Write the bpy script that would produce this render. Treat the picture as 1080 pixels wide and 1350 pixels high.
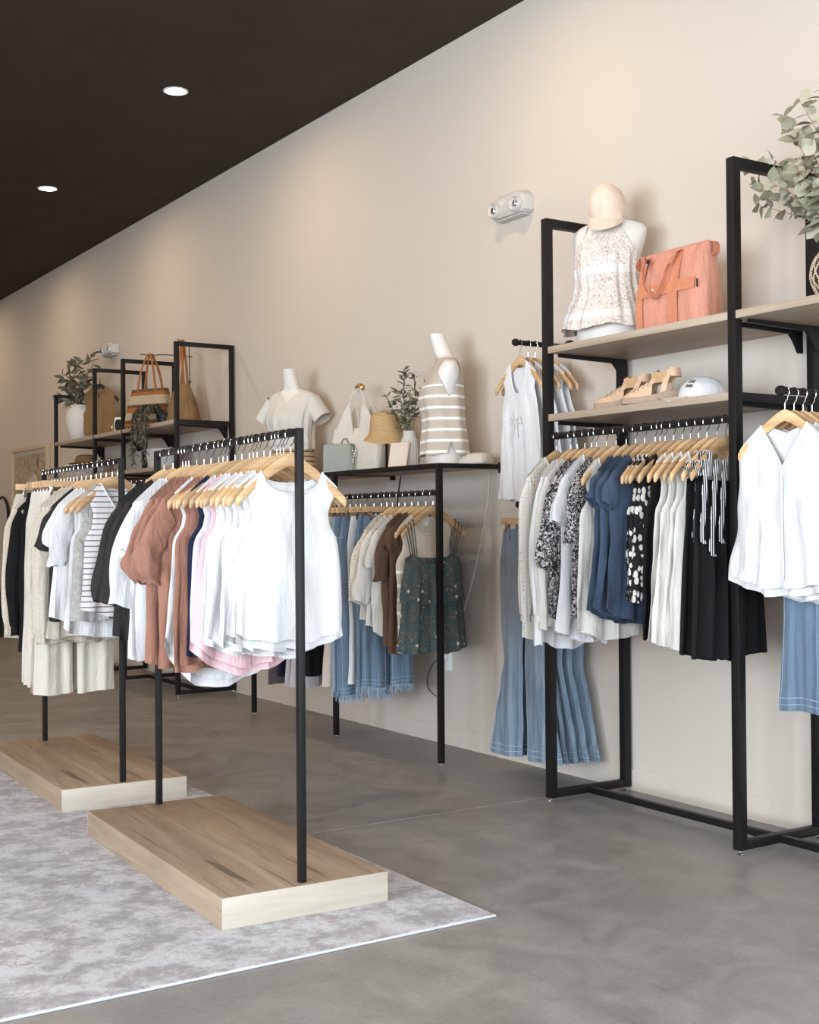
import bpy, bmesh, math, random
import numpy as np
from mathutils import Matrix, Vector

for _o in list(bpy.data.objects):
    bpy.data.objects.remove(_o)
SC = bpy.context.scene
COL = SC.collection
R = math.radians
PI = math.pi

# ------------------------------------------------------------------ camera
CAM_H = 1.30
def cam_axes(yaw, pit, rol):
    F = Vector((math.sin(yaw) * math.cos(pit), math.cos(yaw) * math.cos(pit), math.sin(pit)))
    R0 = Vector((math.cos(yaw), -math.sin(yaw), 0))
    U0 = R0.cross(F)
    return (math.cos(rol) * R0 + math.sin(rol) * U0, -math.sin(rol) * R0 + math.cos(rol) * U0, F)
_r, _u, _f = cam_axes(R(32.7314), R(0.68599), R(-0.428116))
cd = bpy.data.cameras.new('camera')
cam = bpy.data.objects.new('camera', cd)
COL.objects.link(cam)
cam.matrix_world = Matrix(((_r.x, _u.x, -_f.x, 0), (_r.y, _u.y, -_f.y, 0), (_r.z, _u.z, -_f.z, CAM_H), (0, 0, 0, 1)))
cd.sensor_fit = 'HORIZONTAL'
cd.sensor_width = 36.0
cd.lens = 1673.43 / 1080 * 36.0
cd.clip_start = 0.05
SC.camera = cam

# ------------------------------------------------------------------ world, daylight, exposure
WALL_X, CEIL_Z, FRONT_Y, FAR_Y, LEFT_X = 4.30, 4.19, -2.6, 19.0, -5.2
wd = bpy.data.worlds.new('daylight')
SC.world = wd
wd.use_nodes = True
_bg = wd.node_tree.nodes['Background']
_bg.inputs[0].default_value = (0.80, 0.875, 1.0, 1)
_bg.inputs[1].default_value = 2.6

def area_light(name, loc, rot, sx, sy, power, color, shape='RECTANGLE'):
    l = bpy.data.lights.new(name, 'AREA')
    l.shape = shape
    l.size = sx
    if shape in ('RECTANGLE', 'ELLIPSE'):
        l.size_y = sy
    l.energy = power
    l.color = color
    o = bpy.data.objects.new(name, l)
    COL.objects.link(o)
    o.location = loc
    o.rotation_euler = rot
    return o
# sky light entering through the storefront glazing behind the camera
WINS = [(-4.9, -1.9), (-1.6, 1.4), (1.7, 4.1)]
FRONT_W, FILL_W = 63, 154       # watts per metre of storefront glazing and of added side fill
for _a, _b in WINS:
    area_light('storefront_daylight', ((_a + _b) / 2, FRONT_Y - 0.16, 1.75), (R(90), 0, 0), _b - _a, 3.1, FRONT_W * (_b - _a), (0.80, 0.875, 1.0))
# added fill light from the unseen left, behind windows added for it
FILL_WINS = [(-2.2, 0.9), (1.2, 4.3)]
for _a, _b in FILL_WINS:
    area_light('side_fill', (LEFT_X - 0.16, (_a + _b) / 2, 1.75), (R(90), 0, R(-90)), _b - _a, 3.1, FILL_W * (_b - _a), (0.80, 0.875, 1.0))
SC.view_settings.view_transform = 'Standard'
SC.view_settings.look = 'None'
SC.view_settings.exposure = 0.40
SC.view_settings.gamma = 1.0
SC.view_settings.use_curve_mapping = False
SC.cycles.use_denoising = True
SC.cycles.max_bounces = 7
SC.cycles.diffuse_bounces = 4
SC.cycles.sample_clamp_indirect = 6.0
SC.cycles.caustics_reflective = False
SC.cycles.caustics_refractive = False

# ------------------------------------------------------------------ material helpers
MATS = {}
class NT:
    def __init__(s, name, rough=0.6, metal=0.0, sheen=0.0, spec=0.5):
        s.m = bpy.data.materials.new(name)
        s.m.use_nodes = True
        s.t = s.m.node_tree
        s.b = s.t.nodes['Principled BSDF']
        s.b.inputs['Roughness'].default_value = rough
        s.b.inputs['Metallic'].default_value = metal
        s.b.inputs['Specular IOR Level'].default_value = spec
        if sheen:
            s.b.inputs['Sheen Weight'].default_value = sheen
        s.tc = None
        MATS[name] = s.m
    def n(s, typ, **kw):
        nd = s.t.nodes.new(typ)
        for k, v in kw.items():
            if hasattr(nd, k):
                setattr(nd, k, v)
            else:
                nd.inputs[k.replace('_', ' ')].default_value = v
        return nd
    def l(s, a, b):
        s.t.links.new(a, b)
    def co(s, scale=(1, 1, 1), kind='Object', rot=(0, 0, 0), loc=(0, 0, 0)):
        if s.tc is None:
            s.tc = s.n('ShaderNodeTexCoord')
        mp = s.n('ShaderNodeMapping')
        mp.inputs['Scale'].default_value = scale
        mp.inputs['Rotation'].default_value = rot
        mp.inputs['Location'].default_value = loc
        s.l(s.tc.outputs[kind], mp.inputs[0])
        return mp.outputs[0]
    def noise(s, co, scale, detail=3, rough=0.5, dist=0.0):
        nd = s.n('ShaderNodeTexNoise')
        nd.inputs['Scale'].default_value = scale
        nd.inputs['Detail'].default_value = detail
        nd.inputs['Roughness'].default_value = rough
        nd.inputs['Distortion'].default_value = dist
        s.l(co, nd.inputs['Vector'])
        return nd.outputs['Fac']
    def voro(s, co, scale, feature='F1', rnd=1.0):
        nd = s.n('ShaderNodeTexVoronoi')
        nd.feature = feature
        nd.inputs['Scale'].default_value = scale
        nd.inputs['Randomness'].default_value = rnd
        s.l(co, nd.inputs['Vector'])
        return nd
    def ramp(s, fac, stops, interp='LINEAR'):
        nd = s.n('ShaderNodeValToRGB')
        nd.color_ramp.interpolation = interp
        e = nd.color_ramp.elements
        while len(e) < len(stops):
            e.new(0.5)
        for i, (p, c) in enumerate(stops):
            e[i].position = p
            e[i].color = (*c, 1) if len(c) == 3 else c
        s.l(fac, nd.inputs[0])
        return nd.outputs[0]
    def mix(s, fac, a, b, mode='MIX'):
        nd = s.n('ShaderNodeMix')
        nd.data_type = 'RGBA'
        nd.blend_type = mode
        for sock, v in ((nd.inputs[0], fac), (nd.inputs[6], a), (nd.inputs[7], b)):
            if isinstance(v, (int, float)):
                sock.default_value = v
            elif isinstance(v, tuple):
                sock.default_value = (*v, 1)
            else:
                s.l(v, sock)
        return nd.outputs[2]
    def math(s, op, a, b=0.0):
        nd = s.n('ShaderNodeMath')
        nd.operation = op
        for i, v in enumerate((a, b)):
            if isinstance(v, (int, float)):
                nd.inputs[i].default_value = v
            else:
                s.l(v, nd.inputs[i])
        return nd.outputs[0]
    def sep(s, co):
        nd = s.n('ShaderNodeSeparateXYZ')
        s.l(co, nd.inputs[0])
        return nd.outputs
    def col(s, v):
        if isinstance(v, tuple):
            s.b.inputs['Base Color'].default_value = (*v, 1)
        else:
            s.l(v, s.b.inputs['Base Color'])
        return s
    def bump(s, h, strength=0.3, dist=0.002):
        nd = s.n('ShaderNodeBump')
        nd.inputs['Strength'].default_value = strength
        nd.inputs['Distance'].default_value = dist
        s.l(h, nd.inputs['Height'])
        s.l(nd.outputs[0], s.b.inputs['Normal'])
        return s
    def rnd(s):
        return s.n('ShaderNodeObjectInfo').outputs['Random']

def mul(c, k):
    return tuple(min(1.0, x * k) for x in c)

def plain(name, c, rough=0.6, metal=0.0, spec=0.5, grain=0.06, gs=40, bump=0.0):
    a = NT(name, rough, metal, spec=spec)
    n = a.noise(a.co(), gs, 3)
    a.col(a.ramp(n, [(0.3, mul(c, 1 - grain)), (0.7, mul(c, 1 + grain))]))
    if bump:
        a.bump(n, bump, 0.002)
    return a.m

def cloth(name, c, grain=0.05, weave=900, bump=0.25, wr=9, rough=0.92):
    a = NT(name, rough, sheen=0.12 if max(c) > 0.1 else 0.0, spec=0.12)
    n = a.noise(a.co((1, 1, 1)), 55, 3)
    a.col(a.ramp(n, [(0.3, mul(c, 1 - grain)), (0.7, mul(c, 1 + grain))]))
    w = a.noise(a.co((1.0, 1.0, 0.30)), wr * 2.2, 5, 0.58, 0.9)
    a.bump(w, min(1.0, bump * 2.2), 0.020)
    return a.m

def wood(name, dark, light, axis=1, scale=1.0, rough=0.55, streak=9.0, rnd=0.0, line=0.0):
    a = NT(name, rough, spec=0.35)
    sc = [streak] * 3
    sc[axis] = 0.55
    co = a.co(tuple(x * scale for x in sc))
    n1 = a.noise(co, 1.0, 6, 0.62, 1.2)
    n2 = a.noise(co, 7.0, 4, 0.6, 0.3)
    f = a.math('ADD', a.math('MULTIPLY', n1, 0.7), a.math('MULTIPLY', n2, 0.3))
    c = a.ramp(f, [(0.32, dark), (0.5, tuple((x + y) / 2 for x, y in zip(dark, light))), (0.66, light)])
    if line:
        sc2 = [streak * 3.6] * 3
        sc2[axis] = 0.9
        n3 = a.noise(a.co(tuple(x * scale for x in sc2), loc=(3, 1, 7)), 1.0, 4, 0.55, 0.8)
        c = a.mix(a.ramp(n3, [(0.61, (0, 0, 0)), (0.68, (line, line, line))]), c, mul(dark, 0.45))
    if rnd:
        h = a.n('ShaderNodeHueSaturation')
        a.l(c, h.inputs['Color'])
        a.l(a.math('ADD', a.math('MULTIPLY', a.rnd(), rnd), 1 - rnd * 0.55), h.inputs['Value'])
        c = h.outputs[0]
    a.col(c)
    a.bump(n2, 0.12, 0.002)
    return a.m

# ------------------------------------------------------------------ mesh helpers
class MB:
    """collects shapes; build() links them as ONE mesh object"""
    def __init__(s):
        s.v, s.f = [], []
    def add(s, vs, fs):
        o = len(s.v)
        s.v += [tuple(map(float, p)) for p in vs]
        s.f += [tuple(i + o for i in f) for f in fs]
        return s
    def box(s, x0, x1, y0, y1, z0, z1, c=0.0):
        if c <= 0:
            vs = [(x, y, z) for z in (z0, z1) for y in (y0, y1) for x in (x0, x1)]
            return s.add(vs, [(0, 2, 3, 1), (4, 5, 7, 6), (0, 1, 5, 4), (2, 6, 7, 3), (0, 4, 6, 2), (1, 3, 7, 5)])
        bm = bmesh.new()
        bmesh.ops.create_cube(bm, size=1.0)
        for v in bm.verts:
            v.co = Vector(((x0 + x1) / 2 + v.co.x * (x1 - x0), (y0 + y1) / 2 + v.co.y * (y1 - y0), (z0 + z1) / 2 + v.co.z * (z1 - z0)))
        bmesh.ops.bevel(bm, geom=list(bm.edges), offset=c, segments=2, affect='EDGES', profile=0.6)
        bm.verts.index_update()
        s.add([v.co for v in bm.verts], [[v.index for v in f.verts] for f in bm.faces])
        bm.free()
        return s
    def tube(s, path, r, n=8, closed=False, caps=True, flat=1.0):
        P = [Vector(p) for p in path]
        m = len(P)
        rs = r if hasattr(r, '__len__') else [r] * m
        up = None
        vs = []
        for i in range(m):
            if closed:
                t = P[(i + 1) % m] - P[i - 1]
            else:
                t = P[min(i + 1, m - 1)] - P[max(i - 1, 0)]
            if t.length < 1e-9:
                t = Vector((0, 0, 1))
            t.normalize()
            if up is None:
                a = Vector((0, 0, 1)) if abs(t.z) < 0.9 else Vector((0, 1, 0))
                up = (a - t * a.dot(t)).normalized()
            else:
                up = up - t * up.dot(t)
                up = up.normalized() if up.length > 1e-6 else t.orthogonal().normalized()
            sd = t.cross(up)
            for k in range(n):
                g = 2 * PI * k / n
                vs.append(P[i] + up * math.cos(g) * rs[i] + sd * math.sin(g) * rs[i] * flat)
        fs = []
        for i in range(m if closed else m - 1):
            j = (i + 1) % m
            for k in range(n):
                q = (k + 1) % n
                fs.append((i * n + k, i * n + q, j * n + q, j * n + k))
        if caps and not closed:
            fs.append(tuple(range(n - 1, -1, -1)))
            fs.append(tuple((m - 1) * n + k for k in range(n)))
        return s.add(vs, fs)
    def rings(s, rs, cap0=True, cap1=True):
        n = len(rs[0])
        vs = [p for r_ in rs for p in r_]
        fs = []
        for i in range(len(rs) - 1):
            for k in range(n):
                q = (k + 1) % n
                fs.append((i * n + k, i * n + q, (i + 1) * n + q, (i + 1) * n + k))
        if cap0:
            fs.append(tuple(range(n - 1, -1, -1)))
        if cap1:
            fs.append(tuple((len(rs) - 1) * n + k for k in range(n)))
        return s.add(vs, fs)
    def lathe(s, prof, n=28, cx=0.0, cy=0.0, cap0=True, cap1=True):
        rs = [[(cx + r_ * math.cos(2 * PI * k / n), cy + r_ * math.sin(2 * PI * k / n), z) for k in range(n)] for r_, z in prof]
        return s.rings(rs, cap0, cap1)
    def prism(s, out, axis, a0, a1):
        """extrude a 2-D outline along axis (0 x, 1 y, 2 z)"""
        def pt(p, a):
            q = list(p)
            q.insert(axis, a)
            return q
        n = len(out)
        vs = [pt(p, a0) for p in out] + [pt(p, a1) for p in out]
        fs = [tuple(range(n)), tuple(range(2 * n - 1, n - 1, -1))]
        fs += [(i, i + n, (i + 1) % n + n, (i + 1) % n) for i in range(n)]
        return s.add(vs, fs)
    def grid(s, X, Y, Z, mask=None):
        nv, nu = X.shape
        vs = np.stack([X, Y, Z], -1).reshape(-1, 3)
        fs = []
        for i in range(nv - 1):
            for j in range(nu - 1):
                if mask is None or mask[i, j]:
                    a = i * nu + j
                    fs.append((a, a + 1, a + nu + 1, a + nu))
        return s.add(vs, fs)
    def build(s, name, mat, parent=None, smooth=True, sharp=40, recalc=False):
        me = bpy.data.meshes.new(name)
        me.from_pydata(s.v, [], s.f)
        if recalc:
            bm = bmesh.new()
            bm.from_mesh(me)
            bmesh.ops.recalc_face_normals(bm, faces=bm.faces)
            bm.to_mesh(me)
            bm.free()
        me.materials.append(MATS[mat] if isinstance(mat, str) else mat)
        if smooth:
            me.shade_smooth()
            if sharp:
                me.set_sharp_from_angle(angle=R(sharp))
        me.update()
        o = bpy.data.objects.new(name, me)
        COL.objects.link(o)
        if parent:
            o.parent = parent
        return o

def empty(name, loc=(0, 0, 0), rz=0.0, rot=None, label=None, cat=None, group=None):
    o = bpy.data.objects.new(name, None)
    o.empty_display_size = 0.05
    COL.objects.link(o)
    o.location = loc
    o.rotation_euler = rot if rot else (0, 0, rz)
    if label:
        tag(o, label, cat, group)
    return o

def tag(o, label=None, cat=None, group=None, kind=None):
    for k, v in (('label', label), ('category', cat), ('group', group), ('kind', kind)):
        if v:
            o[k] = v
    return o

def share(name, me, parent=None, loc=(0, 0, 0), rot=(0, 0, 0), scale=(1, 1, 1)):
    o = bpy.data.objects.new(name, me)
    COL.objects.link(o)
    o.location, o.rotation_euler, o.scale = loc, rot, scale
    if parent:
        o.parent = parent
    return o

def sst(x):
    x = np.clip(x, 0, 1)
    return x * x * (3 - 2 * x)

def cr(pts, n):
    """smooth interpolation of control points"""
    P = np.array(pts, float)
    m = len(P)
    out = []
    for t in np.linspace(0, m - 1, n):
        i = min(int(t), m - 2)
        f = t - i
        p0, p1, p2, p3 = P[max(i - 1, 0)], P[i], P[i + 1], P[min(i + 2, m - 1)]
        out.append(0.5 * ((2 * p1) + (-p0 + p2) * f + (2 * p0 - 5 * p1 + 4 * p2 - p3) * f * f + (-p0 + 3 * p1 - 3 * p2 + p3) * f ** 3))
    return np.array(out)

def ribbon(path, w, th, mb=None, up=(0, 0, 1)):
    """flat strap: path centres, w wide along local x direction given per point"""
    mb = mb or MB()
    rs = []
    for (p, wd) in path:
        p = Vector(p)
        wd = Vector(wd).normalized() * w / 2
        rs.append((p, wd))
    ring = []
    for i, (p, wd) in enumerate(rs):
        t = (rs[min(i + 1, len(rs) - 1)][0] - rs[max(i - 1, 0)][0]).normalized()
        n = wd.cross(t).normalized() * th / 2
        ring.append([p - wd - n, p + wd - n, p + wd + n, p - wd + n])
    mb.rings(ring)
    return mb

# ------------------------------------------------------------------ setting materials
a = NT('wall_paint', 0.85, spec=0.2)
_n = a.noise(a.co((1, 0.25, 0.25)), 1.2, 2)
a.col(a.ramp(_n, [(0.3, (0.560, 0.490, 0.420)), (0.7, (0.580, 0.508, 0.437))]))
a.bump(a.noise(a.co(), 160, 2), 0.06, 0.001)
plain('ceiling_paint', (0.050, 0.037, 0.027), 0.85, spec=0.15, grain=0.08, gs=3)
a = NT('concrete', 0.42, spec=0.4)
_c = a.co()
_n1 = a.noise(_c, 0.7, 5, 0.6, 0.6)
_n2 = a.noise(_c, 4.5, 6, 0.65, 0.8)
_n3 = a.noise(_c, 60, 3, 0.6)
_m = a.math('ADD', a.math('MULTIPLY', _n1, 0.38), a.math('ADD', a.math('MULTIPLY', _n2, 0.44), a.math('MULTIPLY', _n3, 0.18)))
_cc = a.ramp(_m, [(0.34, (0.170, 0.157, 0.144)), (0.5, (0.264, 0.251, 0.238)), (0.66, (0.358, 0.345, 0.330))])
_st = a.noise(a.co((1, 1, 1), loc=(5, 2, 0)), 2.2, 5, 0.7, 1.5)
a.col(a.mix(a.ramp(_st, [(0.62, (0, 0, 0)), (0.72, (0.35, 0.35, 0.35))]), _cc, (0.42, 0.41, 0.40)))
_rr = a.ramp(_n2, [(0.35, (0.36, 0.36, 0.36)), (0.65, (0.55, 0.55, 0.55))])
a.l(_rr, a.b.inputs['Roughness'])
a.bump(_n3, 0.08, 0.001)
plain('joint_filler', (0.46, 0.45, 0.43), 0.8, gs=20)
a = NT('rug_pile', 0.97, sheen=0.2, spec=0.05)
_c = a.co()
_n1 = a.noise(_c, 7.0, 10, 0.76, 0.1)
_n2 = a.noise(a.co((1, 1, 1), loc=(3, 3, 0)), 12.0, 9, 0.82, 0.3)
_n3 = a.noise(a.co((1, 4, 1)), 70, 4, 0.75)
_n4 = a.noise(a.co(loc=(9, 1, 0)), 1.6, 3, 0.5)
_b = a.ramp(_n1, [(0.41, (0.29, 0.27, 0.285)), (0.47, (0.41, 0.395, 0.41)), (0.51, (0.51, 0.50, 0.52)), (0.54, (0.61, 0.61, 0.64))])
_b = a.mix(a.math('MULTIPLY', a.ramp(_n2, [(0.51, (0, 0, 0)), (0.56, (1, 1, 1))]), a.ramp(_n4, [(0.42, (0.15, 0.15, 0.15)), (0.58, (0.8, 0.8, 0.8))])), _b, (0.30, 0.225, 0.225))
_b = a.mix(a.math('MULTIPLY', a.ramp(_n3, [(0.40, (1, 1, 1)), (0.52, (0, 0, 0))]), 0.4), _b, (0.34, 0.325, 0.345))
_n5 = a.noise(_c, 130, 3, 0.7)
a.col(a.mix(a.ramp(_n5, [(0.35, (0.30, 0.30, 0.30)), (0.6, (0, 0, 0))]), _b, (0.24, 0.225, 0.235)))
a.bump(a.noise(_c, 320, 2), 0.6, 0.003)
plain('rug_edge', (0.58, 0.57, 0.58), 0.95, gs=200)
wood('oak_laminate', (0.25, 0.175, 0.118), (0.43, 0.325, 0.235), 1, 1.0, 0.55, 7.0, line=0.8)
wood('oak_lit_end', (0.40, 0.345, 0.275), (0.56, 0.50, 0.42), 0, 1.0, 0.5, 9.0, line=0.25)  # paler copy of the oak: daylight on the platform ends put into colour
wood('shelf_laminate', (0.30, 0.225, 0.165), (0.47, 0.375, 0.285), 1, 1.0, 0.5, 22.0)
plain('black_steel', (0.007, 0.0065, 0.0065), 0.45, 0.0, spec=0.28, grain=0.15, gs=30)
plain('steel_frame_alu', (0.10, 0.10, 0.10), 0.4, 0.8)
plain('chrome', (0.78, 0.78, 0.80), 0.16, 1.0, grain=0.02)
plain('white_plastic', (0.80, 0.79, 0.77), 0.4, grain=0.02)
plain('light_housing', (0.50, 0.475, 0.44), 0.35, grain=0.02)
plain('black_plastic', (0.012, 0.012, 0.012), 0.45)
a = NT('lamp_lens', 0.4)
a.col((1, 1, 1))
a.b.inputs['Emission Color'].default_value = (1.0, 0.95, 0.86, 1)
a.b.inputs['Emission Strength'].default_value = 14.0
a = NT('lens_glass', 0.1)
a.col((0.93, 0.93, 0.92))
a.b.inputs['Roughness'].default_value = 0.12
a = NT('window_glass', 0.02)
_tr, _gl = a.n('ShaderNodeBsdfTransparent'), a.n('ShaderNodeBsdfGlossy')
_tr.inputs[0].default_value = (0.95, 0.97, 0.96, 1)
_gl.inputs['Roughness'].default_value = 0.01
_mx = a.n('ShaderNodeMixShader')
_mx.inputs[0].default_value = 0.06
a.l(_tr.outputs[0], _mx.inputs[1])
a.l(_gl.outputs[0], _mx.inputs[2])
a.l(_mx.outputs[0], a.t.nodes['Material Output'].inputs[0])

def struct(name, mb, mat, parent=None, **k):
    o = mb.build(name, mat, parent, **k)
    if not parent:
        o['kind'] = 'structure'
    return o

# ------------------------------------------------------------------ room shell
fl = struct('floor', MB().box(LEFT_X - 0.2, WALL_X + 0.2, FRONT_Y - 0.2, FAR_Y + 0.2, -0.15, -0.0012), 'joint_filler', smooth=False)
JX = [LEFT_X - 0.1, -1.45, 2.29, WALL_X + 0.1]
JY = [FRONT_Y - 0.1, 1.0, 4.79, 8.6, 12.4, 16.2, FAR_Y + 0.1]
for i in range(len(JX) - 1):
    for j in range(len(JY) - 1):
        g = 0.0025
        # the joint at x 2.29 is a tight one
        struct('concrete_slab', MB().box(JX[i] + 0.001, JX[i + 1] - 0.001, JY[j] + 0.004, JY[j + 1] - 0.004, -0.012, 0.0), 'concrete', fl, smooth=False)
struct('wall_right', MB().box(WALL_X, WALL_X + 0.15, FRONT_Y - 0.2, FAR_Y + 0.2, -0.1, CEIL_Z + 0.1), 'wall_paint', smooth=False)
_wl = MB().box(LEFT_X - 0.15, LEFT_X, FRONT_Y - 0.2, FAR_Y + 0.2, -0.1, 0.2).box(LEFT_X - 0.15, LEFT_X, FRONT_Y - 0.2, FAR_Y + 0.2, 3.3, CEIL_Z + 0.1)
_ys = [FRONT_Y - 0.2] + [y for w in FILL_WINS for y in w] + [FAR_Y + 0.2]
for i in range(0, len(_ys), 2):
    _wl.box(LEFT_X - 0.15, LEFT_X, _ys[i], _ys[i + 1], 0.2, 3.3)
struct('wall_left', _wl, 'wall_paint', smooth=False)
struct('wall_far', MB().box(LEFT_X, WALL_X, FAR_Y, FAR_Y + 0.15, -0.1, CEIL_Z + 0.1), 'wall_paint', smooth=False)
struct('ceiling', MB().box(LEFT_X - 0.2, WALL_X + 0.2, FRONT_Y - 0.2, FAR_Y + 0.2, CEIL_Z, CEIL_Z + 0.15), 'ceiling_paint', smooth=False)
bb = MB().prism([(WALL_X - 0.009, 0.0), (WALL_X + 0.002, 0.0), (WALL_X + 0.002, 0.104), (WALL_X - 0.004, 0.104), (WALL_X - 0.007, 0.098), (WALL_X - 0.007, 0.012)], 1, FRONT_Y, FAR_Y)
struct('baseboard_right', bb, 'wall_paint', smooth=False)
# storefront behind the camera: piers, sill, header, glazed windows
WZ0, WZ1 = 0.2, 3.3
fw = MB()
fw.box(LEFT_X, WALL_X, FRONT_Y - 0.15, FRONT_Y, 0.0, WZ0).box(LEFT_X, WALL_X, FRONT_Y - 0.15, FRONT_Y, WZ1, CEIL_Z)
_xs = [LEFT_X] + [x for w in WINS for x in w] + [WALL_X]
for i in range(0, len(_xs), 2):
    fw.box(_xs[i], _xs[i + 1], FRONT_Y - 0.15, FRONT_Y, WZ0, WZ1)
struct('wall_front', fw, 'wall_paint', smooth=False)
for k, (xa, xb) in enumerate(WINS):
    t = 0.05
    f = MB().box(xa, xb, FRONT_Y - 0.1, FRONT_Y - 0.04, WZ0, WZ0 + t).box(xa, xb, FRONT_Y - 0.1, FRONT_Y - 0.04, WZ1 - t, WZ1)
    for x in (xa, (xa + xb) / 2 - t / 2, xb - t):
        f.box(x, x + t, FRONT_Y - 0.1, FRONT_Y - 0.04, WZ0 + t, WZ1 - t)
    w = struct('window_%d' % (k + 1), f, 'black_steel', smooth=False)
    for x0, x1 in ((xa + t, (xa + xb) / 2 - t / 2), ((xa + xb) / 2 + t / 2, xb - t)):
        struct('pane', MB().box(x0, x1, FRONT_Y - 0.075, FRONT_Y - 0.065, WZ0 + t, WZ1 - t), 'window_glass', w, smooth=False)

for k, (ya, yb) in enumerate(FILL_WINS):  # unseen left windows, added to let the side fill in
    t = 0.05
    xa, xb = LEFT_X - 0.1, LEFT_X - 0.04
    f = MB().box(xa, xb, ya, yb, WZ0, WZ0 + t).box(xa, xb, ya, yb, WZ1 - t, WZ1)
    for y in (ya, (ya + yb) / 2 - t / 2, yb - t):
        f.box(xa, xb, y, y + t, WZ0 + t, WZ1 - t)
    w = struct('window_%d' % (k + 4), f, 'black_steel', smooth=False)
    for y0, y1 in ((ya + t, (ya + yb) / 2 - t / 2), ((ya + yb) / 2 + t / 2, yb - t)):
        struct('pane', MB().box(LEFT_X - 0.075, LEFT_X - 0.065, y0, y1, WZ0 + t, WZ1 - t), 'window_glass', w, smooth=False)

# recessed ceiling lights: the two in view and the rest of their grid
LAMP_LABEL = {(0, 2): 'round recessed ceiling light, the larger nearer one of two on the dark ceiling',
              (0, 3): 'round recessed ceiling light, the smaller farther one of two on the dark ceiling'}
for ix, lx in enumerate((3.23, 0.35, -2.5)):
    for iy, ly in enumerate((2.2, 5.02, 7.84, 10.655, 13.47, 16.3)):
        e = empty('ceiling_light', (lx, ly, CEIL_Z), label=LAMP_LABEL.get((ix, iy), 'round recessed ceiling light of the grid outside the picture'), cat='ceiling light', group='recessed ceiling lights')
        MB().lathe([(0.070, -0.0005), (0.083, -0.0005), (0.083, -0.004), (0.070, -0.006)], 32, cap0=False, cap1=False).build('trim_ring', 'white_plastic', e)
        MB().lathe([(0.0005, -0.003), (0.071, -0.003), (0.071, -0.001)], 32).build('lens', 'lamp_lens', e)
        area_light('ceiling_light_lamp', (lx, ly, CEIL_Z - 0.02), (0, 0, 0), 0.13, 0.13, 12.5, (1.0, 0.745, 0.50), 'DISK')

# ------------------------------------------------------------------ rug
rug = empty('area_rug', (0, 0, 0), label='large pale grey distressed rug under the wooden platforms', cat='rug')
RX0, RX1, RY0, RY1 = -0.22, 2.525, 3.42, 7.08
MB().box(RX0 + 0.003, RX1 - 0.003, RY0 + 0.003, RY1 - 0.003, 0.001, 0.010).build('pile', 'rug_pile', rug, smooth=False)
MB().tube([(RX0, RY0, .005), (RX1, RY0, .005), (RX1, RY1, .005), (RX0, RY1, .005)], 0.0042, 8, closed=True).build('bound_edge', 'rug_edge', rug)

# ------------------------------------------------------------------ racks
def bars(parent, lst, mat='black_steel', c=0.002):
    for nm, b in lst:
        MB().box(*b, c=c).build(nm, mat, parent, smooth=True, sharp=30)

def floor_rack(label, org, rz, L, W, poles):
    """org = front-left corner of platform, local x across, y along the rail"""
    e = empty('garment_rack', (org[0], org[1], 0.0105), rz, label=label, cat='clothes rack', group='floor racks on wooden platforms')
    h = 0.1015
    MB().box(0, W, 0.004, L - 0.004, 0, h, 0.0012).build('platform', 'oak_laminate', e, sharp=30)
    MB().box(0, W, 0, 0.0038, 0, h, 0.0008).build('platform_lit_end', 'oak_lit_end', e, sharp=30)  # thin skin that carries the daylit end colour
    MB().box(0, W, L - 0.0038, L, 0, h, 0.0008).build('platform_lit_end', 'oak_lit_end', e, sharp=30)
    s = 0.0125
    zt = 1.637 - 0.0105
    for px, py in poles:
        MB().box(px - s, px + s, py - s, py + s, h, zt, 0.002).build('post', 'black_steel', e, sharp=30)
    (x0, y0), (x1, y1) = poles
    MB().box((x0 + x1) / 2 - s, (x0 + x1) / 2 + s, y0 + s, y1 - s, zt - 2 * s, zt, 0.002).build('rail', 'black_steel', e, sharp=30)
    return e
R1_A, R1_B = (1.999, 3.795), (2.055, 5.216)
R2_A, R2_B = (2.096, 5.775), (2.144, 7.16)
def poles_local(org, rz, pts):
    c, s_ = math.cos(-rz), math.sin(-rz)
    return [((x - org[0]) * c - (y - org[1]) * s_, (x - org[0]) * s_ + (y - org[1]) * c) for x, y in pts]
_o1, _z1 = (1.697, 3.769), R(-2.25)
floor_rack('near black steel clothes rack on oak platform, closest to the rug corner', _o1, _z1, 1.50, 0.61, poles_local(_o1, _z1, [R1_A, R1_B]))
_o2, _z2 = (1.797, 5.748), R(-2.0)
floor_rack('far black steel clothes rack on oak platform, behind the near one', _o2, _z2, 1.50, 0.60, poles_local(_o2, _z2, [R2_A, R2_B]))

XF, XB = 3.80, 4.265     # front and back post lines of the wall racks
def foot(parent, x, y):
    MB().lathe([(0.013, 0.0), (0.014, 0.003), (0.012, 0.006), (0.005, 0.008), (0.005, 0.022)], 12, x, y).build('levelling_foot', 'chrome', parent)

def upright(e, y, h, s=0.02, mids=(), bottom=True):
    z0 = 0.02
    bars(e, [('front_post', (XF - s, XF + s, y - s, y + s, z0, h)), ('back_post', (XB - s, XB + s, y - s, y + s, z0, h)),
             ('top_bar', (XF + s, XB - s, y - s, y + s, h - 2 * s, h))])
    if bottom:
        bars(e, [('bottom_bar', (XF + s, XB - s, y - s * 0.9, y + s * 0.9, z0, z0 + 1.8 * s))])
    for z in mids:
        bars(e, [('shelf_arm', (XF + s, XB - s, y - 0.012, y + 0.012, z - 0.028, z - 0.0005))], c=0.001)
    foot(e, XF, y)
    foot(e, XB, y)

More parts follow.
